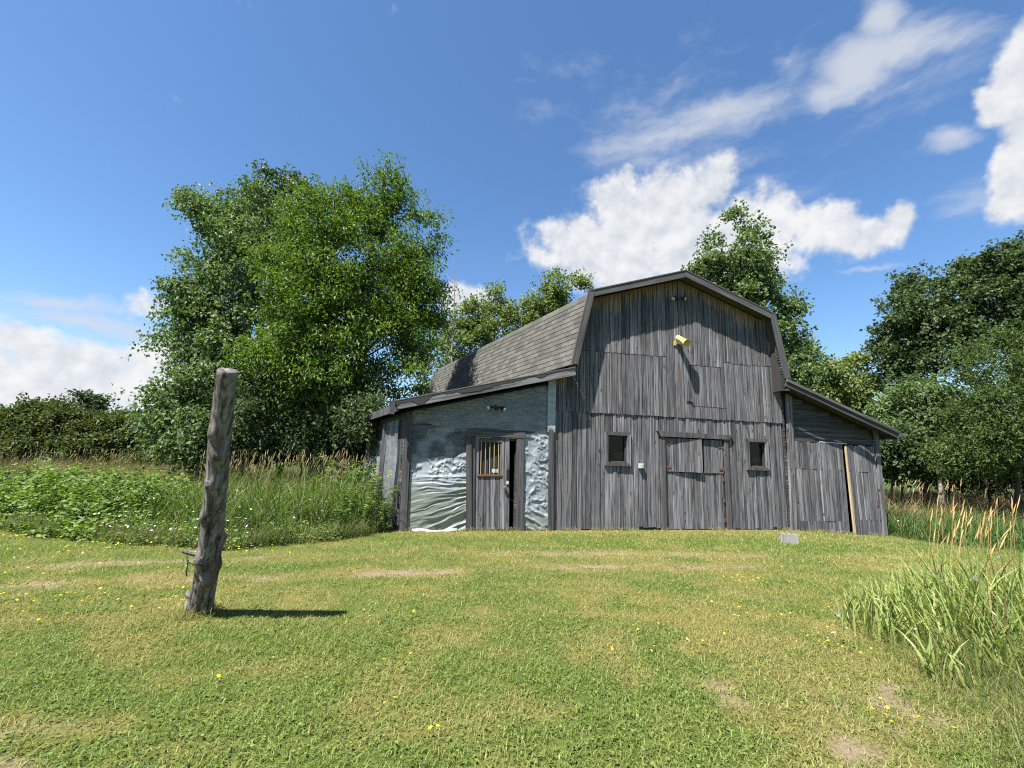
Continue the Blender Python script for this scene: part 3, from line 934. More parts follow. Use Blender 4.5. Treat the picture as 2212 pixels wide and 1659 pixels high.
def build_lean_to():
    # horizontal boards on studs, left lean-to front, with the doorway left open
    DL, DR, DT = -0.79, 0.13, 2.05
    wl = empty('lean_to_wall', parent=barn)
    top = lambda x: 2.55 + (x + 2.28) * 0.2587
    for (a, b, c, d0, d1) in ((-2.24, DL, 0, top(-2.24), top(DL)), (DR, 1.02, 0, top(DR), top(1.02)), (DL, DR, DT, top(DL), top(DR))):
        obj('sheathing', prism_mesh('sheathing', [(a, c), (b, c), (b, d1), (a, d0)], 0.03, 0.06), M['sheathing'], wl)
    z = 0.02
    while z < 3.3:
        h = random.uniform(0.13, 0.155)
        spans = []
        xl = -2.26 if z + h < 2.52 else -2.28 + (z + h - 2.55) / 0.2587 + 0.02
        if xl > 0.9: break
        if z + h < DT + 0.02: spans = [(xl, DL - .02), (DR + .02, 1.02)]
        else: spans = [(xl, 1.02)]
        for (a, b) in spans:
            if b - a < 0.1: continue
            o = board('siding_board', wl, M['wood_dark'], b, 0.03, z + h / 2, h - 0.006, b - a, 0.02 + random.uniform(0, .008), 0)
            o.rotation_euler = (0, R(90), 0)
        z += h
    # plastic film
    def h_up(x, z):
        f = ridged(x * 1.2 + z * 1.0, z * 3.2 - x * 0.8, 51) * 0.010
        g = ridged((x - z) * 1.2, (x * .6 + z) * 5, 57, 2) ** 4 * 0.030 * sstep(z, 2.25, 2.7)
        return 0.008 + f + g + 0.010 * np.sin(z * 2 * math.pi / 0.143) ** 2
    film('plastic_sheet', -2.23, 1.0, 0, lambda x: np.minimum(2.50 + (x + 2.28) * 0.2587, 3.33) , h_up, -0.002,
         lambda x, z: 0.42 + 0.22 * fbm(x * 2, z * 4, 61, 3), lambda x, z: 0.12 + 0.25 * fbm(x, z * 2, 62, 3) * sstep(x, 0, -2), (130, 60),
         bottom=lambda x: 2.18 + 0.06 * fbm(x * 3, x * 0, 63, 3) + 0.05 * np.exp(-((x + 1.9) / .25) ** 2))
    # middle left: film drawn tight over the boards
    def h_mid(x, z):
        return 0.006 + 0.012 * ridged(x * 1.5 - z * 1.6, z * 2 + x, 64, 3) + 0.006 * np.sin(z * 2 * math.pi / 0.143) ** 2
    film('plastic_sheet', -2.23, -0.95, 1.36, lambda x: 2.165 + 0.05 * fbm(x * 4, x * 0, 65, 3) - 0.07 * np.exp(-((x + 1.95) / .22) ** 2), h_mid, -0.001,
         lambda x, z: 0.22 + 0.35 * sstep(fbm(x * 3, z * 3, 66, 3), .45, .65), lambda x, z: 0.1 + 0 * x, (70, 40))
    # lower left: slack folds pulled towards the door post
    def h_low(x, z):
        u = (x + 2.23) / 1.25
        zz = z - 0.42 * u ** 1.5 * (1 - sstep(z, .5, 1.1)) + 0.14 * (fbm(x * 1.7, z * 2.2, 67, 3) - .5)
        fold = ridged(x * 0.7 + 3, zz * 6.5, 76, 3) ** 1.2 * 0.030 * (0.35 + u) + ridged(x * 1.3, zz * 11, 77, 2) * 0.014 * (0.3 + u)
        up = ridged(x * 3.5 + z * 4, z * 3.4 - x * 3.5, 68, 3) ** 2 * 0.03 * sstep(z, 0.95, 1.25)
        bag = 0.06 * np.sin(np.clip(u, 0, 1) * math.pi) * np.sin(np.clip(z / 1.5, 0, 1) * math.pi)
        return 0.010 + fold * (1 - sstep(z, 1.0, 1.3)) + up + bag
    film('plastic_sheet', -2.17, -0.93, 0.0, lambda x: 1.50 + 0.10 * fbm(x * 4, x * 0, 69, 3) + 0.14 * sstep(x, -1.35, -0.98), h_low, -0.012,
         lambda x, z: 0.93 - 0.35 * sstep(z, 1.25, 1.5) * fbm(x * 5, z * 5, 70, 2), lambda x, z: 0.62 * (1 - sstep(z + 0.25 * (fbm(x * 2, z * 2, 71, 3) - .5), 0.78, 1.15)) + 0.05, (120, 140))
    # right of the door: bright crumpled strip
    def h_rt(x, z):
        f = ridged(x * 3.0 - z * 1.3, z * 4.5 + x * 2.5, 72, 3) ** 1.5 * 0.032
        g = np.abs(np.sin((x * 0.9 + 0.2 * z) * 14 + 2 * fbm(x * 3, z * 2, 73, 2))) * 0.010
        return 0.010 + f + g
    film('plastic_sheet', 0.31, 0.93, 0.02, lambda x: 2.14 + 0.14 * sstep(x, 0.4, 0.9), h_rt, -0.006,
         lambda x, z: 0.97 - 0.25 * fbm(x * 4, z * 4, 74, 2), lambda x, z: 0.05 + 0.5 * (1 - sstep(z, 0.15, 0.35)), (60, 150))
    film('plastic_sheet', 0.86, 1.05, 2.2, lambda x: 3.45 + 0 * x, lambda x, z: 0.035 + 0.02 * ridged(x * 6, z * 2, 75, 2), -0.03,
         lambda x, z: 0.9 + 0 * x, lambda x, z: 0 * x, (14, 40))
    # folded bottom edge of the film lying on the grass
    V, F = [], []
    n = 24
    for i in range(n + 1):
        u = i / n
        x = -2.05 + 0.95 * u
        y = -0.05 - 0.10 * math.sin(u * 3.0) - 0.02 * math.sin(u * 17)
        V += [(x, y - 0.05, 0.012), (x, y - 0.01, 0.05 + 0.02 * math.sin(u * 9)), (x, y + 0.05, 0.03)]
        if i:
            b = 3 * i
            F += [(b - 3, b, b + 1, b - 2), (b - 2, b + 1, b + 2, b - 1)]
    me = mesh('plastic_hem', V, F, {'milk': ('float', np.ones(len(V))), 'stain': ('float', np.zeros(len(V)) + 0.1)}, smooth=True)
    obj('plastic_hem', me, M['plastic'], barn)
    # corner boards and battens
    bar('corner_board', barn, M['wood_trim'], (-2.27, 2.44), (-2.22, -0.02), 0.11, 0.05, -0.045)
    bar('corner_board', barn, M['wood_dark'], (-2.31, 2.46), (-2.29, -0.02), 0.05, 0.05, -0.02)
    bar('batten', barn, M['wood_trim'], (0.965, 2.26), (0.985, 0.0), 0.13, 0.030, -0.045)
    # left side wall, film hanging in strips, plank ends
    sw = wall_side('side_wall', -2.33, 2.50, 0.06, BL, M['wood_dark'])
    def side_film(y0, y1, z0, z1, milk, seed):
        n = (40, 40)
        U, Vv = np.meshgrid(np.linspace(0, 1, n[0]), np.linspace(0, 1, n[1]))
        Y = y0 + (y1 - y0) * U; Z = z0 + (z1 - z0) * Vv
        X = -2.36 + K * Y - 0.05 * ridged(Y * 2.2, Z * 0.5, seed, 3)
        i = (np.arange(n[1] - 1)[:, None] * n[0] + np.arange(n[0] - 1)[None, :]).ravel()
        F = np.stack([i, i + n[0], i + n[0] + 1, i + 1], 1)
        me = mesh('plastic_sheet', np.stack([X.ravel(), Y.ravel(), Z.ravel()], 1), F, {'milk': ('float', np.full(X.size, milk)), 'stain': ('float', np.full(X.size, .1))}, smooth=True)
        obj('plastic_sheet', me, M['plastic'], sw)
    side_film(0.35, 1.6, 0.2, 2.35, 0.5, 81); side_film(1.7, 3.6, 0.1, 1.5, 0.8, 82)
    z = 0.1
    while z < 1.9:
        h = random.uniform(.07, .1)
        obj('plank_end', box_mesh('plank_end', -2.40, -2.345, 0.08, 0.19 + random.uniform(0, .03), z, z + h - .012), M['wood'], sw)
        z += h
    for y in (1.65, 3.7, 6.0):
        p = board('side_post', sw, M['wood'], -2.40 + K * y, y, 2.3, 0.12, 2.4, 0.10, R(1.5))

    # ---- entrance door
    dr = empty('entrance_door', parent=barn)
    T = M['wood_trim']
    bar('door_frame', dr, T, (-0.955, 2.05), (-0.855, -0.01), 0.125, 0.045, -0.03)
    bar('door_frame', dr, M['wood_dark'], (-0.845, 2.035), (-0.765, -0.01), 0.075, 0.04, -0.005)
    bar('door_frame', dr, T, (0.225, 2.08), (0.285, -0.01), 0.165, 0.045, -0.03)
    o = bar('door_header', dr, T, (0.33, 2.095), (-1.03, 2.10), 0.125, 0.05, -0.034)
    bar('door_stop', dr, M['wood_fresh'], (0.15, 2.022), (-0.86, 2.022), 0.02, 0.02, -0.012)
    lf = empty('door_leaf', (-0.775, 0.012, 0), parent=dr)
    lf.rotation_euler = (0, R(-1.6), R(-3.2))
    W = 0.815
    xs = [0.0, 0.13, 0.25, 0.37, 0.49, 0.60, 0.71, W]
    for a, b in zip(xs[:-1], xs[1:]):
        xc = (a + b) / 2
        if 0.14 < xc < 0.62:
            board('board', lf, M['wood'], xc, 0, 1.185, b - a - .004, 1.17, 0.022 + random.choice((0, .003)))
            board('board', lf, M['wood_dark'], xc, 0, 2.02, b - a - .004, 0.10, 0.024)
        else:
            board('board', lf, M['wood'], xc, 0, 2.02, b - a - .004, 2.005, 0.026 + random.choice((0, .003)))
    obj('backing_panel', box_mesh('backing_panel', 0.12, 0.62, 0.05, 0.06, 1.18, 1.94), M['sheathing'], lf)
    wf = obj('window_sill', box_mesh('window_sill', 0.085, 0.64, -0.05, -0.024, 1.155, 1.20), M['rust'], lf)
    obj('window_head', box_mesh('window_head', 0.11, 0.63, -0.04, -0.026, 1.905, 1.945), M['wood_dark'], lf)
    for k in range(5):
        x = 0.165 + k * 0.098
        v, f = tube([(x, -0.02, 1.19), (x + .004, -0.02, 1.92)], [0.0085, 0.0085], 8)
        obj('bar', mesh('bar', v, f), M['bar_yellow'], lf)
    v, f = tube([(0.70, -.02, .91), (0.70, -.055, .91), (0.70, -.06, .91), (.70, -.09, .91), (.70, -.098, .91)], [.018, .018, .036, .038, .02], 14)
    kn = obj('knob', mesh('knob', v, f, smooth=False), M['brass'], lf)
    obj('lock_plate', box_mesh('lock_plate', .745, .80, -.034, -.028, .96, 1.30), M['black_metal'], lf)
    obj('hasp', box_mesh('hasp', .74, .79, -.05, -.034, .98, 1.05), M['lamp_glass'], lf)
    # paper notice behind the bars
    pn = obj('paper_notice', box_mesh('paper_notice', -0.395, -0.26, -0.005, -0.003, 1.245, 1.325), M['paper'])
    pn.parent = None
    pn.matrix_world = barn_m() @ Matrix.Translation((0, 0.012, 0))
    tag(pn, 'small white paper card behind the bars of the entrance door', 'card')


def barn_m():
    return Matrix.Translation((0, 10.01, 0)) @ Matrix.Rotation(R(12.38), 4, 'Z')


def build_shed():
    ws = empty('shed_wall', parent=barn)
    top = lambda x: 3.66 - (x - 7.5) * 0.336
    obj('sheathing', prism_mesh('sheathing', [(7.50, 2.25), (10.42, 2.25), (10.42, top(10.42) - .02), (7.50, top(7.5) - .02)], 0.05, 0.08), M['sheathing'], ws)
    z = 2.28
    while z < 3.5:
        h = random.uniform(0.135, 0.15)
        x1 = min(10.42, 7.5 + (3.64 - z - h) / 0.336)
        if x1 < 7.9: break
        o = board('siding_board', ws, M['wood_dark'], x1, 0.05, z + h / 2, h - .006, x1 - 7.60, 0.02 + random.uniform(0, .01))
        o.rotation_euler = (0, R(90), 0)
        z += h
    bar('corner_post', ws, M['wood'], (7.62, 3.52), (7.49, -0.04), 0.10, 0.06, -0.004)
    bar('corner_post', ws, M['wood'], (7.72, 3.48), (7.58, -0.04), 0.085, 0.05, -0.002)
    bar('corner_post', ws, M['wood'], (10.50, 2.70), (10.46, -0.2), 0.13, 0.06, 0.0)
    wall_side('shed_side_wall', 10.44, 2.55, 0.06, BL, M['wood_dark'], t=0.05)
    # doors of vertical planks in tiers
    def door(x0, x1, z1, z0l, z0r, tiers, yf, ang, hinge_left):
        dr = empty('shed_door', (x0 if hinge_left else x1, yf, 0), parent=barn)
        dr.rotation_euler = (0, 0, -ang if hinge_left else ang)
        base = x0 if hinge_left else x1
        x = x0
        while x < x1 - 0.03:
            w = min(random.choice((0.10, 0.115, 0.13, 0.14)), x1 - x)
            u = (x + w / 2 - x0) / (x1 - x0)
            zb = z0l + (z0r - z0l) * u + random.uniform(-.01, .02)
            cuts = [z1 + random.uniform(-.03, .01)] + [q + random.uniform(-.006, .006) for q in tiers if random.random() < 0.85] + [zb]
            for a, b in zip(cuts[:-1], cuts[1:]):
                board('board', dr, M['wood'], x + w / 2 - base, 0, a - .001, w - .004, a - b - .002, 0.022 + random.choice((0, .002, .005, .009)), random.uniform(-.003, .003))
            x += w
        for zz in (0.3, 1.9):
            obj('brace', box_mesh('brace', x0 + .05 - base, x1 - .05 - base, 0.001, 0.03, zz - .06, zz + .06), M['wood_dark'], dr)
        return dr
    d1 = door(7.66, 9.29, 2.27, -0.02, -0.13, (1.55, 0.22), -0.005, R(0.4), True)
    d2 = door(9.36, 10.37, 2.235, -0.19, -0.17, (1.52, 0.26), -0.01, R(3.0), False)
    o = board('fresh_edge', d2, M['wood_fresh'], -1.015, 0.0, 2.2, 0.075, 2.39, 0.03, R(-1.0))
    o['label'] = 'strip of pale unweathered pine on the door edge'
    obj('hinge', box_mesh('hinge', -.09, -.05, -.042, -.032, 1.80, 1.93), M['rust'], d2)
    obj('hinge', box_mesh('hinge', -.09, -.05, -.042, -.032, 0.62, .78), M['rust'], d2)
    obj('hinge', box_mesh('hinge', .02, .06, -.042, -.032, 1.80, 1.92), M['rust'], d1)
    obj('hinge', box_mesh('hinge', .02, .06, -.042, -.032, 0.70, .84), M['rust'], d1)
    bar('lintel', ws, M['wood_dark'], (10.42, 2.30), (7.62, 2.31), 0.09, 0.03, 0.012)
    # pale warped board lifting off the top of the doors
    bar('lifted_strip', ws, M['lamp_glass'], (8.55, 2.285), (9.45, 2.262), 0.022, 0.045, 0.0)
    # rest of the shell
    for (nm, poly) in (('back_wall', [(-2.3, -.2), (10.46, -.2), (10.46, 2.5), (7.4, 3.6), (7.0, 5.45), (RG[0], 6.35), (1.85, 5.45), (1.4, 3.6), (-2.3, 2.5)]),):
        obj(nm, prism_mesh(nm, poly, BL - 0.3, BL - 0.24, K), M['wood_dark'], barn)


build_main_front(); build_roof(); build_lean_to(); build_shed()


# ------------------------------------------------------------------ fittings on the barn
def on_barn(name, x, y, z, label, cat):
    o = empty(name)
    o.matrix_world = barn_m() @ Matrix.Translation((x, y, z))
    return tag(o, label, cat)


def floodlight(x, y, z, label, heads):
    o = on_barn('floodlight', x, y, z, label, 'floodlight')
    v, f = tube([(0, 0, 0), (0, -.02, 0), (0, -.025, 0), (0, -.06, 0)], [.055, .055, .05, .03], 14)
    obj('base', mesh('base', v, f), M['black_metal'], o)
    for (dx, dy, dz) in heads:
        d = np.array([dx, dy, dz], float); d /= np.linalg.norm(d)
        p0 = np.array([dx * .12, -.06, .0]); s = np.array([0, -.03, 0])
        v1, f1 = tube([(0, -.04, 0), tuple(p0 * 0.5 + s), tuple(p0 + s)], [.018, .016, .016], 8)
        v2, f2 = tube([tuple(p0 + s - d * .02), tuple(p0 + s + d * .03), tuple(p0 + s + d * .09), tuple(p0 + s + d * .12)], [.02, .035, .052, .056], 14)
        hv, hf = join([(v1, f1), (v2, f2)])
        h = obj('lamp_head', mesh('lamp_head', hv, hf), M['black_metal'], o)
        v3, f3 = tube([tuple(p0 + s + d * .118), tuple(p0 + s + d * .128), tuple(p0 + s + d * .136)], [.052, .048, .02], 14)
        obj('lens', mesh('lens', v3, f3), M['lamp_glass'], h)
    return o


floodlight(4.31, -0.045, 5.86, 'black twin floodlight high under the gable peak', [(-.7, -.45, -.75), (.85, -.5, -.55)])
floodlight(-0.36, -0.05, 2.70, 'black twin floodlight over the plastic-covered entrance', [(-.95, -.7, -.3), (.75, -.75, -.5)])


def horn():
    o = on_barn('horn_loudspeaker', 4.33, -0.05, 4.66, 'yellow horn loudspeaker mounted on the gable boards', 'loudspeaker')
    # axis from the back end, up and to the left, down to the flared mouth
    ax = np.array([0.42, -0.66, -0.62]); ax /= np.linalg.norm(ax)
    side = np.cross(ax, [0, 0, 1.0]); side /= np.linalg.norm(side)
    up = np.cross(side, ax)
    c0 = np.array([-0.06, -0.06, 0.13])
    V, F = [], []
    prof = [(0, .040, .040), (.015, .056, .054), (.10, .058, .056), (.15, .066, .056), (.20, .086, .060), (.245, .118, .068), (.275, .140, .076), (.285, .144, .078), (.280, .136, .070), (.20, .074, .046), (.12, .02, .02)]
    n = 16
    for (d, a, b) in prof:
        for k in range(n):
            q = 2 * math.pi * k / n
            cx, sx = math.cos(q), math.sin(q)
            e = 0.55 if d > .2 else 0.75
            px = math.copysign(abs(cx) ** e, cx) * a; pz = math.copysign(abs(sx) ** e, sx) * b
            V.append(tuple(c0 + ax * d + side * px + up * pz))
    for i in range(len(prof) - 1):
        for k in range(n):
            F.append((i * n + k, i * n + (k + 1) % n, (i + 1) * n + (k + 1) % n, (i + 1) * n + k))
    F.append(tuple(range(n - 1, -1, -1)))
    F.append(tuple((len(prof) - 1) * n + k for k in range(n)))
    V = [tuple(c0 + (np.array(v_) - c0) * 1.2) for v_ in V]
    obj('horn', mesh('horn', V, F, smooth=True), M['horn_yellow'], o)
    v, f = join([tube([(-.06, 0, -.02), (-.05, -.07, .05)], [.014, .014], 8), tube([(-.09, -.03, .05), (-.06, -.05, -.04)], [.010, .010], 8)])
    obj('bracket', mesh('bracket', v, f), M['horn_yellow'], o)
    obj('mount_plate', box_mesh('mount_plate', -.11, -.02, -.008, 0.004, -.08, .03), M['horn_yellow'], o)


horn()
ob = on_barn('outlet_box', 3.23, -0.03, 1.497, 'small white electrical outlet box between window and double door', 'outlet')
obj('box', box_mesh('box', -.05, .05, -.075, 0.0, -.058, .058), M['white_plastic'], ob)
for zz in (-.026, .026):
    obj('socket', box_mesh('socket', -.018, .028, -.088, -.074, zz - .018, zz + .018), M['white_plastic'], ob)


# ------------------------------------------------------------------ concrete block and post
def concrete_block():
    o = empty('concrete_block', (6.03, 9.68, -0.02), R(-6))
    tag(o, 'grey concrete block on the grass in front of the shed', 'concrete block')
    # outline from above: fluted ends; dark slabs on the solid top paint the shade of hollow cores
    x0, x1, d, h = -.145, .145, .095, .205
    poly = [(x0, -d), (x0 + .035, -d), (x0 + .042, -d + .012), (x1 - .042, -d + .012), (x1 - .035, -d), (x1, -d), (x1, -d * .45), (x1 - .02, -d * .3), (x1 - .02, d * .3), (x1, d * .45), (x1, d), (x0, d), (x0, d * .45), (x0 + .02, d * .3), (x0 + .02, -d * .3), (x0, -d * .45)]
    n = len(poly)
    V = [(x, y, 0) for x, y in poly] + [(x, y, h) for x, y in poly]
    F = [tuple(range(n - 1, -1, -1)), tuple(range(n, 2 * n))] + [(i, (i + 1) % n, (i + 1) % n + n, i + n) for i in range(n)]
    obj('block', mesh('block', V, F), M['concrete'], o)
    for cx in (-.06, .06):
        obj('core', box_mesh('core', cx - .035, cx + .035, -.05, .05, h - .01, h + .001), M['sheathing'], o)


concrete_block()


def wooden_post():
    base, top = np.array([-3.03, 4.66, -0.15]), np.array([-2.48, 3.77, 2.27])
    o = empty('wooden_post', (base[0], base[1], 0))
    tag(o, 'tall leaning knotty grey wooden post standing alone on the lawn', 'post')
    n, m = 40, 90
    P, rad, wob, dark = [], [], [], []
    knots = [(.13, 2.6, .045), (.30, 4.6, .05), (.36, 0.9, .035), (.47, 4.4, .03), (.60, 4.9, .05), (.71, 5.5, .055), (.78, 4.5, .04), (.22, 5.6, .05), (.27, 6.1, .04), (.08, 3.2, .04)]
    for i in range(m):
        u = i / (m - 1)
        c = base + (top - base) * u + np.array([0.022 * math.sin(u * 5.1), 0, 0])
        P.append(c)
        r = 0.106 - 0.027 * u + 0.014 * math.exp(-u * 16)
        rad.append(r)
        row = []
        for k in range(n):
            q = 2 * math.pi * k / n
            a = np.array([math.cos(q) * 2.2]); b = np.array([math.sin(q) * 2.2 + u * 1.1])
            w = 1 + 0.16 * (fbm(a, b, 91, 3)[0] - .5) + 0.10 * (vnoise(np.array([k * 0.55]), np.array([u * 2.5]), 92)[0] - .5)
            w += 0.07 * (fbm(a * 2, np.array([u * 9 + math.sin(q)]), 93, 2)[0] - .5)
            for (ku, kq, kr) in knots:
                dq = (q - kq + math.pi) % (2 * math.pi) - math.pi
                dd = (dq * .1 / .055) ** 2 + ((u - ku) * 2.5 / .06) ** 2
                w += kr / r * 1.0 * math.exp(-dd)
            # splits
            for (sq, s0, s1) in ((5.2, 0, .28), (4.3, .05, .22), (4.9, .35, .62), (5.9, .0, .40), (4.0, .6, .95)):
                dq = (q - sq - 0.4 * math.sin(u * 9 + sq) * .4 + math.pi) % (2 * math.pi) - math.pi
                if s0 <= u <= s1: w -= 0.26 * math.exp(-(dq / .085) ** 2)
            row.append(w); dark.append(max(0, min(1, (0.90 - w) * 5)))
        wob.append(row)
    V, F = tube(P, rad, n, True, 0, wob)
    obj('shaft', mesh('shaft', V, F, {'rnd': ('float', np.array(dark))}, smooth=True), M['post'], o).location = (-base[0], -base[1], 0)
    # broken branch stubs
    ax = (top - base)
    for (u, q, L, r) in ((.30, 3.4, .11, .022), (.80, 2.9, .05, .016), (.71, 5.9, .07, .026), (.60, 4.75, .05, .03), (.12, 3.2, .05, .035), (.33, 0.1, .06, .02)):
        c = base + ax * u
        # the tube's ring frame: a is roughly across, b roughly along the depth
        T = ax / np.linalg.norm(ax); a = np.cross([0, 1.0, .13], T); a /= np.linalg.norm(a); b = np.cross(T, a)
        d = math.cos(q) * a + math.sin(q) * b
        rr = 0.10 - .026 * u
        pts = [c + d * (rr * .6), c + d * (rr + L * .5) + T * .012, c + d * (rr + L) + T * .02]
        v, f = tube(pts, [r * 1.3, r, r * .75], 9)
        obj('branch_stub', mesh('branch_stub', v, f, {'rnd': ('float', np.zeros(len(v)))}), M['post'], o).location = (-base[0], -base[1], 0)
    # bits of old wire
    c = base + ax * .285
    v, f = tube([c + np.array(q) for q in ((-.15, -.05, .03), (-.11, -.10, .0), (-.03, -.135, -.02), (.04, -.135, -.015), (.09, -.11, -.06))], [.005] * 5, 5)
    obj('wire', mesh('wire', v, f), M['black_metal'], o).location = (-base[0], -base[1], 0)
    v, f = tube([c + np.array(q) for q in ((-.10, -.10, .01), (-.09, -.115, -.09), (-.085, -.11, -.13))], [.006] * 3, 5)
    obj('wire', mesh('wire', v, f), M['black_metal'], o).location = (-base[0], -base[1], 0)


wooden_post()


# ------------------------------------------------------------------ leaves and trees
def leaf_mesh(name, P, D, size, aspect=0.62, fold=0.18, mat=None, rnd=None, parent=None):
    """one folded leaf (two triangles) at each P pointing along D"""
    n = len(P)
    D = D / (np.linalg.norm(D, axis=1)[:, None] + 1e-9)
    Rn = rng.normal(size=(n, 3)); Rn[:, 2] += 1.5
    S = np.cross(D, Rn); S /= np.linalg.norm(S, axis=1)[:, None] + 1e-9
    N = np.cross(S, D)
    s = (np.asarray(size) * rng.uniform(0.65, 1.25, n))[:, None]
    mid = P + D * s * 0.45
    V = np.empty((n, 4, 3), np.float32)
    V[:, 0] = P
    V[:, 1] = mid + S * s * aspect * 0.5 + N * s * fold
    V[:, 2] = P + D * s
    V[:, 3] = mid - S * s * aspect * 0.5 + N * s * fold
    b = np.arange(n)[:, None] * 4
    F = np.concatenate([b + np.array([[0, 1, 2]]), b + np.array([[0, 2, 3]])]).astype(np.int32)
    r = rng.random(n) if rnd is None else rnd
    me = mesh(name, V.reshape(-1, 3), F, {'rnd': ('float', np.repeat(r, 4))})
    return obj(name, me, mat, parent)


def lobes_to_world(lobes):
    out = []
    for (u, v, Y, rx, ry, rd) in lobes:
        c = at(u, v, Y)
        dep = Y * math.cos(PITCH) + (c[2] - CAMZ) * math.sin(PITCH)
        k = dep / FPX
        out.append((c, np.array([rx * k, rd, ry * k])))
    return out


def tree(name, label, lobes, base, leafmat, bark, n_twig, per=14, leaf=0.10, aspect=0.62, twig=0.55, droop=0.35, trunk_r=0.12, group=None, spread=0.085, cat='tree', nbranch=26, shell=0.42, upright=0.0, clump=0.27, stems=1):
    L = lobes_to_world(lobes)
    bx, by = base
    bz = float(gz(bx, by)) - 0.05
    root = empty(name, (bx, by, bz))
    tag(root, label, cat, group)
    org = np.array([bx, by, bz])
    wts = np.array([np.prod(r) ** 0.72 for c, r in L]); wts /= wts.sum()
    idx = rng.choice(len(L), n_twig, p=wts)
    C = np.array([c for c, r in L])[idx]; Rr = np.array([r for c, r in L])[idx]
    d = rng.normal(size=(n_twig, 3)); d /= np.linalg.norm(d, axis=1)[:, None]
    rr = (shell + (1 - shell) * rng.random(n_twig) ** 0.6)[:, None]
    Tp = C + d * Rr * rr * 0.97
    ncl = max(6, n_twig // 24)
    own = rng.integers(0, ncl, n_twig)                       # sprays gather into boughs
    cs = clump * rng.uniform(.75, 1.3, ncl)[own][:, None]
    Tp = np.where((rng.random(n_twig) < 0.86)[:, None], Tp[own] + rng.normal(size=(n_twig, 3)) * cs * np.array([1, 1, .50]), Tp)
    d = np.where(rng.random(n_twig)[:, None] < .5, d[own], d)
    Tp[:, 2] = np.maximum(Tp[:, 2], 0.15)
    ctr = np.mean([c for c, r in L], axis=0)
    outw = d * 0.9 + rng.normal(size=(n_twig, 3)) * 0.45
    outw[:, 2] += upright - 0.15
    outw /= np.linalg.norm(outw, axis=1)[:, None]
    tl = twig * rng.uniform(0.5, 1.3, n_twig)
    t = rng.random((n_twig, per))
    P = Tp[:, None, :] + outw[:, None, :] * (tl[:, None] * (t - 0.35))[:, :, None]
    P[:, :, 2] -= (droop * tl[:, None] * np.clip(t, 0, 1) ** 2 * 0.7)
    P = P + rng.normal(size=P.shape) * spread
    D = outw[:, None, :] * 0.6 + rng.normal(size=P.shape) * 0.75
    D[:, :, 2] -= droop * 1.3
    tr = rng.random(n_twig)
    rn = np.clip(0.55 * tr[:, None] + 0.45 * rng.random((n_twig, per)), 0, 1)
    keep = rng.random((n_twig, per)) < 0.93
    special = rng.random((n_twig, per)) > 0.9975
    rn = np.where(special, 0.99, rn * 0.96)
    Pf = P.reshape(-1, 3)[keep.ravel()] - org
    leaf_mesh('crown', Pf, D.reshape(-1, 3)[keep.ravel()], leaf * 1.22, aspect * 1.06, 0.16, leafmat, rn.ravel()[keep.ravel()], root)
    # trunk(s) and limbs
    hi = max(range(len(L)), key=lambda i: L[i][0][2] + L[i][1][2])
    parts = []
    topc = L[hi][0] + np.array([0, 0, L[hi][1][2] * 0.7])
    stems_top = [topc] + [L[i][0] for i in rng.permutation(len(L))[:stems - 1]]
    for k, tp in enumerate(stems_top):
        st = org + np.array([rng.uniform(-.25, .25), rng.uniform(-.25, .25), 0]) * (k > 0)
        pts = []
        for i in range(9):
            u = i / 8
            q = st + (tp - st) * u
            q[:2] = st[:2] + (tp[:2] - st[:2]) * (u ** 1.5)
            q = q + np.array([math.sin(u * 7 + k) * 0.08, math.cos(u * 6 + k) * 0.08, 0]) * (u < 1)
            pts.append(q - org)
        r0 = trunk_r * (1 if k == 0 else 0.75)
        parts.append(tube(pts, [r0 * (1 - 0.92 * (i / 8) ** 0.8) + 0.006 for i in range(9)], 8))
        trunk_pts = np.array(pts) if k == 0 else trunk_pts
    for j in range(nbranch):
        i = rng.integers(n_twig)
        e = Tp[i] - org
        s_z = max(0.3, e[2] - np.hypot(e[0], e[1]) * 0.6 - 0.3)
        w = np.argmin(np.abs(trunk_pts[:, 2] - min(s_z, trunk_pts[-1, 2] * .95)))
        s = trunk_pts[w]
        mid = (s + e) / 2 + np.array([0, 0, 0.10]) + rng.normal(size=3) * 0.12
        r0 = trunk_r * 0.30 * (1 - 0.7 * w / 8)
        parts.append(tube([s, mid, e], [r0 + .008, r0 * .55 + .006, .005], 5, cap=False))
    V, F = join(parts)
    obj('trunk', mesh('trunk', V, F, smooth=True), bark, root)
    return root


LB, LA, LD, LO, LL, LH = M['leaf_birch'], M['leaf_ash'], M['leaf_dark'], M['leaf_olive'], M['leaf_light'], M['leaf_bush']


def gp(u, Y):
    """ground point under pixel column u at distance Y"""
    return (float(at(u, 985, Y)[0]), Y)


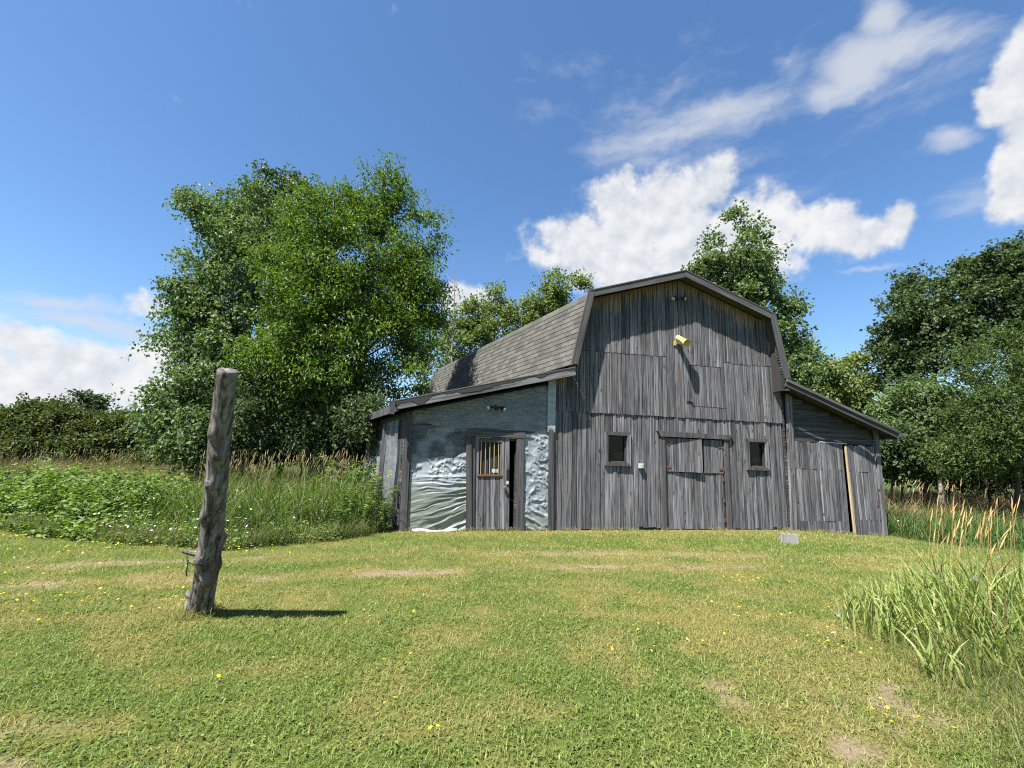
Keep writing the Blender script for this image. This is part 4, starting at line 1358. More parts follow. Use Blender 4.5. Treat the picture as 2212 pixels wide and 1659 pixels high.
# cluster left of the barn
tree('birch_tree', 'large drooping birch forming the left side of the tree cluster',
     [(500, 480, 15.5, 85, 75, 1.6), (465, 600, 15.5, 85, 100, 1.7), (450, 720, 15.5, 75, 90, 1.6), (555, 440, 15.8, 60, 55, 1.3), (425, 660, 15, 50, 50, 1.0), (560, 590, 15.5, 110, 130, 1.8), (545, 760, 15, 110, 110, 1.7), (400, 790, 15, 30, 40, .8), (390, 555, 15.4, 22, 30, .5), (440, 470, 15.5, 35, 30, .6), (380, 730, 15, 25, 25, .5)],
     gp(520, 15.4), LB, M['bark_pale'], 3300, 14, 0.105, 0.66, 0.6, 0.75, 0.15, nbranch=30, stems=2)
tree('poplar_tree', 'dark treetop rising behind the birch and the bright ash',
     [(590, 410, 18, 42, 42, 1.0), (640, 405, 18, 30, 28, .8), (575, 375, 18, 22, 18, .5), (585, 480, 18, 80, 70, 1.4), (700, 470, 18, 70, 60, 1.3), (760, 430, 18, 25, 35, .6)],
     gp(610, 18), LD, M['bark'], 900, 14, 0.115, 0.75, 0.5, 0.5, 0.13, nbranch=10)
tree('ash_tree', 'bright green leafy ash in the middle of the tree cluster',
     [(690, 480, 13.6, 75, 65, 1.3), (625, 560, 13.6, 70, 65, 1.2), (650, 640, 13.3, 95, 85, 1.5), (730, 580, 13.6, 80, 90, 1.4), (720, 700, 13.4, 100, 80, 1.5), (620, 740, 13.1, 80, 65, 1.3), (690, 800, 13.2, 110, 60, 1.4), (640, 430, 13.8, 35, 35, .7), (720, 415, 13.8, 35, 30, .6), (760, 480, 13.6, 40, 45, .8)],
     gp(690, 13.7), LA, M['bark'], 2900, 14, 0.115, 0.42, 0.62, 0.45, 0.12, nbranch=34, stems=3)
tree('ash_tree', 'tall bright green ash with a pointed top beside the lean-to roof',
     [(834, 360, 15.0, 15, 28, .4), (836, 405, 15.0, 36, 34, .7), (845, 455, 15.0, 55, 42, .9), (880, 410, 15.0, 20, 28, .4), (800, 480, 15.0, 40, 40, .8), (855, 540, 15.0, 78, 62, 1.3), (918, 500, 15.2, 34, 40, .7), (905, 600, 15.2, 60, 65, 1.1), (850, 640, 14.8, 85, 75, 1.3), (905, 710, 15.2, 60, 70, 1.0), (830, 740, 14.6, 90, 75, 1.4), (860, 815, 14.2, 75, 50, 1.1), (780, 640, 15.0, 60, 70, 1.1), (785, 820, 14.5, 80, 50, 1.2), (735, 880, 14.3, 60, 40, 1.0)],
     gp(748, 14.9), LA, M['bark'], 3300, 14, 0.115, 0.42, 0.6, 0.4, 0.13, nbranch=44, stems=2, upright=0.1)
tree('birch_tree', 'low young birch at the left foot of the tree cluster',
     [(405, 865, 13.2, 50, 45, 1.0), (440, 930, 13, 70, 60, 1.2), (355, 860, 13.2, 24, 26, .5), (450, 810, 13.4, 45, 45, .9), (375, 930, 13, 40, 50, .8)],
     gp(425, 13.2), LB, M['bark_pale'], 1150, 14, 0.105, 0.68, 0.5, 0.55, 0.06, nbranch=14)
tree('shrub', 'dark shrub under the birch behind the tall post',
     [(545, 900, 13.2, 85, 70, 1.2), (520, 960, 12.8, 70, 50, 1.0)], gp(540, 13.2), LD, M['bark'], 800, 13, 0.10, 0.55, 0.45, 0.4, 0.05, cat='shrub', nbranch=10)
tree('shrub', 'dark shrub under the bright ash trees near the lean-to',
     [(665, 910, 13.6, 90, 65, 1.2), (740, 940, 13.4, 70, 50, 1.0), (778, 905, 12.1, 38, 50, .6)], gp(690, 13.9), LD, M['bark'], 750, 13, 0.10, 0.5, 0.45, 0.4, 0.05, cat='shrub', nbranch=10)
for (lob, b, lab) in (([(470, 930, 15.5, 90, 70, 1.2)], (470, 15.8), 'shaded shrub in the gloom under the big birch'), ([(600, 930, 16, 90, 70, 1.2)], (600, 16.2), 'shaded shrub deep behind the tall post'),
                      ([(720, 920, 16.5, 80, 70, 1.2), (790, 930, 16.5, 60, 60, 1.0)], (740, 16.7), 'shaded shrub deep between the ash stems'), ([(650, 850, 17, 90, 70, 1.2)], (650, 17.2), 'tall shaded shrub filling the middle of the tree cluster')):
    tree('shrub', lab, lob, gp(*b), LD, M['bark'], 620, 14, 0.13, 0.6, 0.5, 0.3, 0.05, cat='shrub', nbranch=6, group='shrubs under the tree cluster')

# trees behind the barn
tree('poplar_tree', 'thin pale poplar left of the roof beside the big cluster',
     [(985, 760, 24, 60, 75, 1.4), (1005, 680, 24, 30, 45, .8), (1040, 720, 24, 45, 60, 1.0), (955, 790, 24, 55, 70, 1.2), (1000, 850, 24, 60, 60, 1.0)], gp(1000, 24.2), LL, M['bark_pale'], 1178, 13, 0.125, 0.72, 0.7, 0.2, 0.09, nbranch=16, upright=0.35)
tree('poplar_tree', 'thin pale poplar showing over the middle of the shingled slope',
     [(1062, 655, 25, 22, 45, .7), (1075, 730, 25, 50, 60, 1.0), (1110, 720, 25, 45, 55, .9), (1040, 740, 25, 40, 60, .9)], gp(1075, 25), LL, M['bark_pale'], 798, 13, 0.125, 0.72, 0.7, 0.2, 0.09, nbranch=12, upright=0.45)
tree('poplar_tree', 'thin pale poplar just left of the gable behind the roof',
     [(1205, 620, 24, 28, 35, .8), (1165, 640, 24, 30, 40, .8), (1240, 615, 24, 20, 22, .5), (1195, 690, 24, 60, 50, 1.2), (1140, 700, 24, 45, 50, .9)], gp(1190, 24), LL, M['bark_pale'], 1064, 13, 0.125, 0.72, 0.7, 0.2, 0.09, nbranch=14, upright=0.4)
tree('poplar_tree', 'two-pronged poplar rising behind the right side of the gable',
     [(1533, 515, 19, 16, 22, .4), (1535, 570, 19, 42, 42, .9), (1608, 470, 19, 20, 24, .4), (1612, 520, 19, 34, 34, .7), (1605, 590, 19, 60, 50, 1.1), (1560, 640, 19, 70, 45, 1.2), (1655, 590, 19, 30, 25, .6), (1640, 650, 19, 60, 45, 1.0), (1700, 660, 19, 26, 26, .5), (1690, 720, 19, 50, 50, 1.0), (1660, 560, 19, 18, 16, .3), (1720, 790, 18.5, 45, 60, 1.0)],
     gp(1620, 19.5), M['leaf_birch'], M['bark'], 1750, 14, 0.125, 0.72, 0.55, 0.45, 0.14, nbranch=34)
for i, (lob, lab) in enumerate((
        ([(1760, 800, 19, 45, 55, 1.0), (1740, 860, 18.5, 40, 45, .9), (1730, 745, 19, 22, 25, .5)], 'pale green poplar over the right lean-to roof, nearest the gable'),
        ([(1815, 830, 20, 45, 45, 1.0), (1800, 880, 19.5, 55, 40, .9), (1830, 790, 20, 22, 22, .5)], 'pale yellowish poplar over the middle of the right lean-to roof'),
        ([(1865, 845, 21, 35, 55, 1.0), (1860, 910, 20, 50, 45, .9), (1850, 785, 21, 18, 20, .4)], 'small grey-green poplar where the sky dips beside the dark trees'))):
    tree('poplar_tree', lab, lob, gp(lob[0][0] + 10, lob[0][2] + .2), LL, M['bark_pale'], 700, 13, 0.115, 0.7, 0.5, 0.3, 0.07, nbranch=12, group='pale poplars behind the right lean-to')
# right-hand trees
tree('poplar_tree', 'tall dark poplar at the left of the right-hand trees',
     [(1955, 680, 19, 45, 55, 1.2), (1935, 760, 19, 45, 60, 1.2), (2010, 630, 19, 50, 55, 1.3), (1990, 740, 18.5, 80, 90, 1.6), (1945, 850, 18.5, 60, 70, 1.3), (2070, 620, 19, 45, 60, 1.2), (2060, 740, 18.5, 70, 90, 1.5), (1975, 600, 19, 20, 22, .5), (1990, 930, 18, 80, 70, 1.3)],
     gp(1985, 19), LD, M['bark'], 2500, 14, 0.125, 0.72, 0.55, 0.35, 0.18, nbranch=22, upright=0.35)
tree('poplar_tree', 'tallest dark poplar cut by the right edge of the view',
     [(2150, 590, 17.5, 50, 55, 1.3), (2200, 560, 17.5, 45, 50, 1.2), (2140, 680, 17.5, 80, 80, 1.5), (2230, 640, 17.5, 80, 90, 1.6), (2270, 540, 17.5, 60, 70, 1.4), (2120, 570, 17.5, 22, 30, .5), (2300, 720, 17.5, 90, 100, 1.5)],
     gp(2190, 17.8), LD, M['bark'], 2200, 14, 0.12, 0.72, 0.55, 0.35, 0.18, nbranch=20, upright=0.35)
tree('birch_tree', 'small birch with a pale bare trunk under the dark poplars',
     [(1985, 870, 16, 65, 55, 1.2), (2050, 900, 16, 50, 50, 1.0), (1940, 930, 16, 45, 45, .9)], gp(2022, 16), LB, M['bark_pale'], 1150, 14, 0.10, 0.66, 0.45, 0.4, 0.09, nbranch=20)
tree('willow_bush', 'olive green rounded willow bush at the right edge of the view',
     [(2150, 800, 13.5, 75, 65, 1.3), (2225, 760, 13.5, 75, 60, 1.4), (2110, 890, 13.3, 75, 65, 1.2), (2200, 890, 13.2, 100, 80, 1.5), (2290, 850, 13.3, 90, 100, 1.4), (2140, 960, 13, 90, 50, 1.2), (2210, 985, 13, 100, 50, 1.2), (2080, 985, 13.2, 60, 45, 1.0)],
     gp(2175, 13.8), LO, M['bark'], 2300, 15, 0.10, 0.36, 0.5, 0.25, 0.08, cat='bush', nbranch=16, upright=0.2)
for (lob, b, lab) in (([(1935, 975, 15.2, 55, 50, 1.0)], (1935, 15.4), 'leafy shrub right behind the corner of the shed'), ([(2020, 990, 17, 80, 60, 1.2), (2060, 940, 17.5, 60, 60, 1.)], (2030, 17.2), 'dark shrub under the left dark poplar'),
                      ([(2120, 990, 16.5, 80, 60, 1.2)], (2120, 16.7), 'dark shrub under the tallest dark poplar'), ([(2230, 1000, 15.5, 90, 60, 1.2), (2310, 960, 15.5, 90, 80, 1.2)], (2240, 15.7), 'dark shrub at the right edge below the willow bush')):
    tree('shrub', lab, lob, gp(*b), LD, M['bark'], 700, 14, 0.115, 0.6, 0.5, 0.3, 0.05, cat='shrub', nbranch=6, group='shrubs under the right-hand trees')
# hedge far left
HB = [(15, 925, 'leftmost bush of the far hedge, low and olive green'), (62, 905, 'second bush of the far hedge from the left edge'), (112, 900, 'third bush of the far hedge from the left, with a spiky top'),
      (158, 905, 'dense dark bush in the hedge left of the small lone tree'), (205, 925, 'bush right under the small lone tree in the hedge'), (250, 925, 'rounded bush in the hedge right of the small lone tree'),
      (300, 935, 'darker bush near the right end of the far hedge'), (345, 930, 'last bush of the far hedge, tucked against the birch'), (-35, 915, 'hedge bush cut by the left edge of the view')]
for i, (u, v, lab) in enumerate(HB):
    tree('hedge_bush', lab, [(u, v + 15, 24, 34, 48, 1.3), (u + 12, v - 14, 24.3, 18, 24, .8), (u - 10, v + 60, 23.5, 36, 36, 1.2)], gp(u, 24.2), LH, M['bark'], 560, 12, 0.155, 0.5, 0.6, 0.15, 0.05,
         group='bushes of the far hedge', cat='bush', nbranch=6, upright=0.25)
tree('small_tree', 'small lone tree poking out of the far hedge', [(190, 868, 25, 15, 20, .5), (188, 900, 25, 18, 25, .5)], gp(190, 25), LD, M['bark'], 150, 13, 0.16, 0.7, 0.5, 0.4, 0.05, nbranch=6)

for (u, lab) in ((1915, 'far bush glimpsed just right of the shed eave'), (1990, 'far bush glimpsed behind the pale birch trunk'), (2065, 'far bush glimpsed behind the dark poplars'), (2140, 'far bush glimpsed behind the willow bush'), (2215, 'far bush at the right edge behind the willow')):
    tree('bush', lab, [(u, 985, 23, 52, 50, 1.2), (u + 20, 930, 23.5, 45, 50, 1.2)], gp(u, 23.2), LD, M['bark'], 420, 13, 0.15, 0.6, 0.6, 0.2, 0.05, group='far bushes behind the right-hand trees', cat='bush', nbranch=5)

# bare dead stem
def dead_tree():
    b = np.array([*gp(985, 22.5), 0.0]); tp = at(978, 555, 22.5)
    o = empty('dead_tree', tuple(b)); tag(o, 'thin bare dead trunk above the far end of the roof', 'dead tree')
    pts = [b + (tp - b) * u + np.array([math.sin(u * 9) * .10, 0, 0]) for u in np.linspace(0, 1, 10)]
    parts = [tube([p - b for p in pts], [.09 * (1 - .85 * u) for u in np.linspace(0, 1, 10)], 7)]
    for (u, dx, dz) in ((.80, -.45, .9), (.84, .2, .7), (.88, -.35, .5), (.74, .35, .5), (.70, -.3, .35)):
        s = b + (tp - b) * u - b
        parts.append(tube([s, s + np.array([dx * .6, 0, dz * .4]), s + np.array([dx, .05, dz])], [.03, .02, .008], 5))
    v, f = join(parts)
    obj('trunk', mesh('trunk', v, f), M['dead_wood'], o)


dead_tree()


# ------------------------------------------------------------------ grass
def ribbons(P, H, Wd, lean_dir, bend, nseg=3):
    """curved tapering blades; returns V (n,k,3) and F"""
    n = len(P)
    side = np.stack([-lean_dir[:, 1], lean_dir[:, 0], np.zeros(n)], 1)
    tw = rng.uniform(-.9, .9, n)[:, None]
    side = side * np.cos(tw) + np.stack([lean_dir[:, 0], lean_dir[:, 1], np.zeros(n)], 1) * np.sin(tw)
    V = np.empty((n, 2 * nseg + 1, 3), np.float32)
    for k in range(nseg + 1):
        t = k / nseg
        c = P.copy()
        c[:, :2] += lean_dir * (H * bend * t ** 1.8)[:, None]
        c[:, 2] += H * (t - 0.45 * np.clip(bend, 0, 1.2) * t ** 2.2)
        w = (Wd * (1 - t ** 1.6) * (0.75 + 0.5 * t))[:, None] * 0.5
        if k < nseg:
            V[:, 2 * k] = c - side * w; V[:, 2 * k + 1] = c + side * w
        else:
            V[:, 2 * k] = c
    b = np.arange(n)[:, None] * (2 * nseg + 1)
    Q = [b + np.array([[2 * k, 2 * k + 1, 2 * k + 3, 2 * k + 2]]) for k in range(nseg - 1)]
    T = b + np.array([[2 * nseg - 2, 2 * nseg - 1, 2 * nseg]])
    F = ([np.concatenate(Q).astype(np.int32)] if Q else []) + [T.astype(np.int32)]
    return V, F


def rand_dir(n, wind=(0.0, 0.0)):
    a = rng.uniform(0, 2 * math.pi, n)
    d = np.stack([np.cos(a) + wind[0], np.sin(a) + wind[1]], 1)
    return d / (np.linalg.norm(d, axis=1)[:, None] + 1e-6)


def merge(blocks):
    """[(V (n,k,3), Flist, color (n,3))] -> one V, F list, colours"""
    Vs, Fs, Cs, off = [], [], [], 0
    for V, F, c in blocks:
        k = V.shape[1]
        Vs.append(V.reshape(-1, 3)); Cs.append(np.repeat(c, k, axis=0))
        Fs += [f + off for f in F]
        off += len(V) * k
    return np.concatenate(Vs), Fs, np.concatenate(Cs)


FRONT_L, FRONT_DIR = np.array([0.0, 10.01]), np.array([math.cos(R(12.38)), math.sin(R(12.38))])


def behind_front(x, y, pad=0.0):
    """inside or behind the barn front"""
    s = x * FRONT_DIR[0] + (y - 10.01) * FRONT_DIR[1]
    d = -x * FRONT_DIR[1] + (y - 10.01) * FRONT_DIR[0]
    return (d > -pad) & (s > -2.6) & (s < 10.9)


def meadow_edge(x):
    """y where the mown lawn ends and the meadow starts, left of the barn"""
    return np.interp(x, [-30, -12, -8.9, -5.9, -4.3, -3.2, -2.35, -2.0], [9.0, 8.4, 8.0, 7.35, 7.3, 8.1, 9.2, 20]) + 0.25 * (fbm(np.asarray(x) * 1.3, np.asarray(x) * 0, 15, 3) - .5)


def right_edge(x):
    """y behind which tall growth stands right of the shed"""
    return np.interp(x, [8, 9.9, 10.2, 12, 16], [40, 40, 11.2, 10.2, 9.2])


def clump_zone(x, y):
    """the tall clump in the right foreground"""
    return ((x - 4.75) / 1.55) ** 2 + ((y - 4.35) / 1.0) ** 2 < 1


def build_lawn():
    blocks = []
    # (y0, y1, density, height, width, segments)
    for (y0, y1, den, h0, h1, w, seg) in ((1.3, 4.6, 3900, .025, .075, .0060, 2), (4.6, 7.6, 2000, .03, .075, .0095, 1), (7.6, 13.5, 900, .03, .085, .0145, 1)):
        half = 1.28 * y1 + 1.2
        n = int(den * (y1 - y0) * 2 * half)
        x = rng.uniform(-half, half, n); y = rng.uniform(y0, y1, n)
        ok = (np.abs(x) < 1.28 * y + 1.2) & ~behind_front(x, y, 0.02) & ((y < meadow_edge(x) + 0.3) | (x > -2.0)) & (y < right_edge(x) + .4)
        dd = dirt(x, y)
        ok &= rng.random(n) > dd * 0.93
        x, y = x[ok], y[ok]; n = len(x)
        P = np.stack([x, y, gz(x, y) - 0.004], 1)
        dr_ = dry(x, y)
        H = rng.uniform(h0, h1, n) * (0.75 + 0.6 * fbm(x * 1.5, y * 1.5, 17, 3)) * (1 - 0.25 * dr_)
        V, F = ribbons(P, H, np.full(n, w) * rng.uniform(.6, 1.4, n), rand_dir(n, (.25, -.1)), rng.uniform(.2, 1.5, n), seg)
        blocks.append((V, F, lawn_color(x, y, rng.random(n), rng.random(n))))
    V, F, C = merge(blocks)
    o = obj('lawn_grass', mesh('lawn_grass', V, F, {'Col': ('color', C)}), M['grass'])
    tag(o, 'short mown grass with straw-coloured patches in front of the barn', 'grass', kind='stuff')
    # clover and plantain leaves lying in the turf
    n = 46000
    y = rng.uniform(1.4, 6.5, n) ** 1.0; x = rng.uniform(-1, 1, n) * (1.28 * y + 1.0)
    ok = (rng.random(n) > dry(x, y) * 0.9) & (rng.random(n) > dirt(x, y)) & (fbm(x * 1.2, y * 1.2, 19, 3) > .40)
    x, y = x[ok], y[ok]; n = len(x)
    P = np.stack([x, y, gz(x, y) + rng.uniform(.01, .035, n)], 1)
    D = rng.normal(size=(n, 3)); D[:, 2] = np.abs(D[:, 2]) * 0.3
    o = leaf_mesh('clover', P, D, 0.021, 0.8, 0.1, M['leaf_weed'])
    tag(o, 'small clover leaves spread through the lawn', 'clover', kind='stuff')
    # longer tufts along the foot of the walls and round the post
    blocks = []
    n = 2600
    s = rng.uniform(-2.2, 10.6, n); dpt = -np.abs(rng.normal(0, .05, n)) - 0.05
    x = s * FRONT_DIR[0] - dpt * FRONT_DIR[1]; y = 10.01 + s * FRONT_DIR[1] + dpt * FRONT_DIR[0]
    ok = fbm(s * 2.1, s * 0, 23, 3) > 0.46
    x, y = x[ok], y[ok]; n = len(x)
    V, F = ribbons(np.stack([x, y, gz(x, y)], 1), rng.uniform(.05, .16, n), np.full(n, .007), rand_dir(n), rng.uniform(.3, 1.3, n), 2)
    blocks.append((V, F, lawn_color(x, y, np.full(n, .8), rng.random(n))))
    n = 520
    a = rng.uniform(0, 6.283, n); r = .12 + np.abs(rng.normal(0, .09, n))
    x = -3.03 + r * np.cos(a); y = 4.62 + r * np.sin(a)
    V, F = ribbons(np.stack([x, y, gz(x, y)], 1), rng.uniform(.06, .20, n), np.full(n, .005), rand_dir(n), rng.uniform(.3, 1.2, n), 2)
    blocks.append((V, F, lawn_color(x, y, np.full(n, .55), rng.random(n))))
    V, F, C = merge(blocks)
    o = obj('edge_grass', mesh('edge_grass', V, F, {'Col': ('color', C)}), M['grass'])
    tag(o, 'unmown tufts along the barn walls and the foot of the post', 'grass', kind='stuff')


build_lawn()


def seed_heads(P, H, lean, tilt, L, r, colr):
    """stalk and plume for each plant: returns V (n,k,3), F, col"""
    n = len(P)
    ks, m = 5, 4
    # stalk as thin ribbon of 3 sections + spindle of 5 rings by 4
    ts = [0, .5, 1.0]
    def pos(t):
        c = P.copy(); c[:, :2] += lean * (H * tilt * t ** 1.7)[:, None]; c[:, 2] += H * t * (1 - .15 * tilt * t); return c
    side = np.stack([-lean[:, 1], lean[:, 0], np.zeros(n)], 1)
    fw = np.stack([lean[:, 0], lean[:, 1], np.zeros(n)], 1)
    rows = []
    for t in ts:
        c = pos(np.full(n, t)); rows += [c - side * .0022, c + side * .0022]
    sv = np.stack(rows, 1)
    b = np.arange(n)[:, None] * 6
    sf = np.concatenate([b + np.array([[0, 1, 3, 2]]), b + np.array([[2, 3, 5, 4]])]).astype(np.int32)
    rings = []
    for k in range(ks):
        u = k / (ks - 1)
        c = pos(1.0 + u * (L / H))
        rr = (r * [0.35, 0.95, 1.0, .7, .06][k])[:, None]
        jit = rng.normal(size=(n, 3)) * (r * .25)[:, None]
        for q in range(m):
            an = q * math.pi / 2
            rings.append(c + (side * math.cos(an) + fw * math.sin(an)) * rr + jit)
    hv = np.stack(rings, 1)
    b = np.arange(n)[:, None] * (ks * m)
    hf = np.concatenate([b + np.array([[i * m + q, i * m + (q + 1) % m, (i + 1) * m + (q + 1) % m, (i + 1) * m + q]]) for i in range(ks - 1) for q in range(m)]).astype(np.int32)
    return (sv, [sf], colr * 0.5), (hv, [hf], colr * 0.66)


def green(n, a=(0.075, 0.15, 0.032), b=(0.16, 0.26, 0.06), dryfrac=0.10, st=((.26, .21, .09), (.38, .30, .15))):
    t = rng.random(n)[:, None]
    c = np.array(a) + (np.array(b) - np.array(a)) * t
    s = np.array(st[0]) + (np.array(st[1]) - np.array(st[0])) * t
    return np.where(rng.random(n)[:, None] < dryfrac, s, c) * 0.64


def build_meadow():
    # tall grass left of the barn
    blocks = []
    n = 34000
    x = rng.uniform(-17, -2.2, n); y = rng.uniform(7.3, 15, n)
    e = meadow_edge(x)
    wall = -2.62 - (y - 9.4) * 0.52
    ok = (y > e + 0.15) & (x < wall) & (rng.random(n) < np.where(x < -7.5, .55, 1)) & (fbm(x * 2.2, y * 2.2, 24, 2) > .36)
    x, y, e = x[ok], y[ok], e[ok]; n = len(x)
    dep = y - e
    H = (0.25 + 1.05 * sstep(dep, 0.0, 1.7)) * rng.uniform(.55, 1.15, n) * (.8 + .4 * fbm(x * .8, y * .8, 25, 3))
    H *= np.where(x < -7.2, .62, 1.0) * (.55 + .8 * vnoise(x * 2.6, y * 2.6, 28))
    V, F = ribbons(np.stack([x, y, gz(x, y)], 1), H, rng.uniform(.008, .026, n) * (.6 + .5 * sstep(dep, 0, 1)), rand_dir(n, (.35, -.15)), rng.uniform(.15, .95, n), 3)
    blocks.append((V, F, green(n, (.055, .12, .025), (.21, .30, .075), .09)))
    n = 9000
    x = rng.uniform(-9, -2.6, n); y = meadow_edge(x) + np.abs(rng.normal(0, .45, n))
    ok = x < -2.62 - (y - 9.4) * 0.52
    x, y = x[ok], y[ok]; n = len(x)
    V, F = ribbons(np.stack([x, y, gz(x, y)], 1), rng.uniform(.12, .42, n) * (.5 + .9 * vnoise(x * 3, y * 3, 30)), rng.uniform(.004, .010, n), rand_dir(n), rng.uniform(.2, 1.0, n), 2)
    blocks.append((V, F, green(n, (.07, .12, .03), (.22, .27, .08), .22)))
    # dry tan grass further back
    n = 9000
    x = rng.uniform(-22, -4.5, n); y = rng.uniform(11.5, 22, n)
    ok = x < -2.62 - (y - 9.4) * 0.52 - .5
    x, y = x[ok], y[ok]; n = len(x)
    V, F = ribbons(np.stack([x, y, gz(x, y)], 1), rng.uniform(.7, 1.25, n), rng.uniform(.012, .022, n), rand_dir(n, (.4, 0)), rng.uniform(.1, .6, n), 2)
    blocks.append((V, F, green(n, (.13, .14, .045), (.20, .20, .07), .55, ((.24, .17, .08), (.40, .29, .15)))))
    V, F, C = merge(blocks)
    o = obj('meadow_grass', mesh('meadow_grass', V, F, {'Col': ('color', C)}), M['grass'])
    tag(o, 'tall green meadow grass growing left of the barn', 'tall grass', kind='stuff')
    # seed heads above it
    blocks = []
    for (n, x0, x1, y0, y1, h0, h1) in ((520, -20, -6.5, 11.5, 17, .95, 1.35), (300, -7.5, -3.6, 9.6, 12.5, 1.0, 1.5)):
        x = rng.uniform(x0, x1, n); y = rng.uniform(y0, y1, n)
        ok = (x < -2.7 - (y - 9.4) * 0.52) & (fbm(x * .7, y * .7, 26, 2) > .40)
        x, y = x[ok], y[ok]; k = len(x)
        P = np.stack([x, y, gz(x, y)], 1)
        t = rng.random(k)[:, None]
        c = np.array([.30, .22, .09]) * (1 - t) + np.array([.54, .42, .20]) * t
        blocks += list(seed_heads(P, rng.uniform(h0, h1, k), rand_dir(k, (.8, 0)), rng.uniform(.02, .25, k), rng.uniform(.12, .22, k), rng.uniform(.006, .012, k), c))
    V, F, C = merge(blocks)
    o = obj('meadow_seed_heads', mesh('meadow_seed_heads', V, F, {'Col': ('color', C)}), M['straw'])
    tag(o, 'brown feathery seed heads standing above the left meadow', 'seed heads', kind='stuff')
    # raspberry and other broad leaves: domes of leaves with dark gaps between them
    PX, PZ = [], []
    for _ in range(900):
        cx = rng.uniform(-15, -3.0); e = float(meadow_edge(np.array([cx]))[0])
        far_left = sstep(-cx, 6.3, 7.6)
        cy = e + (abs(rng.normal(0, .55)) if rng.random() > far_left else rng.uniform(0, 3.6))
        if cx > -2.62 - (cy - 9.4) * 0.52 - .25: continue
        if rng.random() > .35 + .65 * far_left: continue
        dp = float(sstep(cy - e, -.1, 1.3))
        hh = (.16 + (.22 + .42 * far_left) * dp) * rng.uniform(.55, 1.35)
        rr = rng.uniform(.14, .32) * (.8 + .3 * dp)
        k = int(34 + 40 * dp)
        dv = rng.normal(size=(k, 3)); dv /= np.linalg.norm(dv, axis=1)[:, None]
        q = np.array([cx, cy, 0]) + dv * np.array([rr, rr, hh * .55]) * rng.uniform(.55, 1.05, (k, 1)) + np.array([0, 0, hh * .55])
        PX.append(q); PZ.append(np.full(k, .050 + .042 * far_left))
    PX = np.concatenate(PX); n = len(PX)
    PX[:, 2] = np.maximum(PX[:, 2], .02) + gz(PX[:, 0], PX[:, 1])
    x, y, z = PX.T
    D = rng.normal(size=(n, 3)); D[:, 2] = D[:, 2] * .35 - .1
    o = leaf_mesh('broadleaf_weeds', np.stack([x, y, z], 1), D, np.concatenate(PZ), .70, .10, M['leaf_weed'], rng.random(n) * .95)
    tag(o, 'broad-leaved bramble and herbs along the left lawn edge', 'weeds', kind='stuff')


build_meadow()


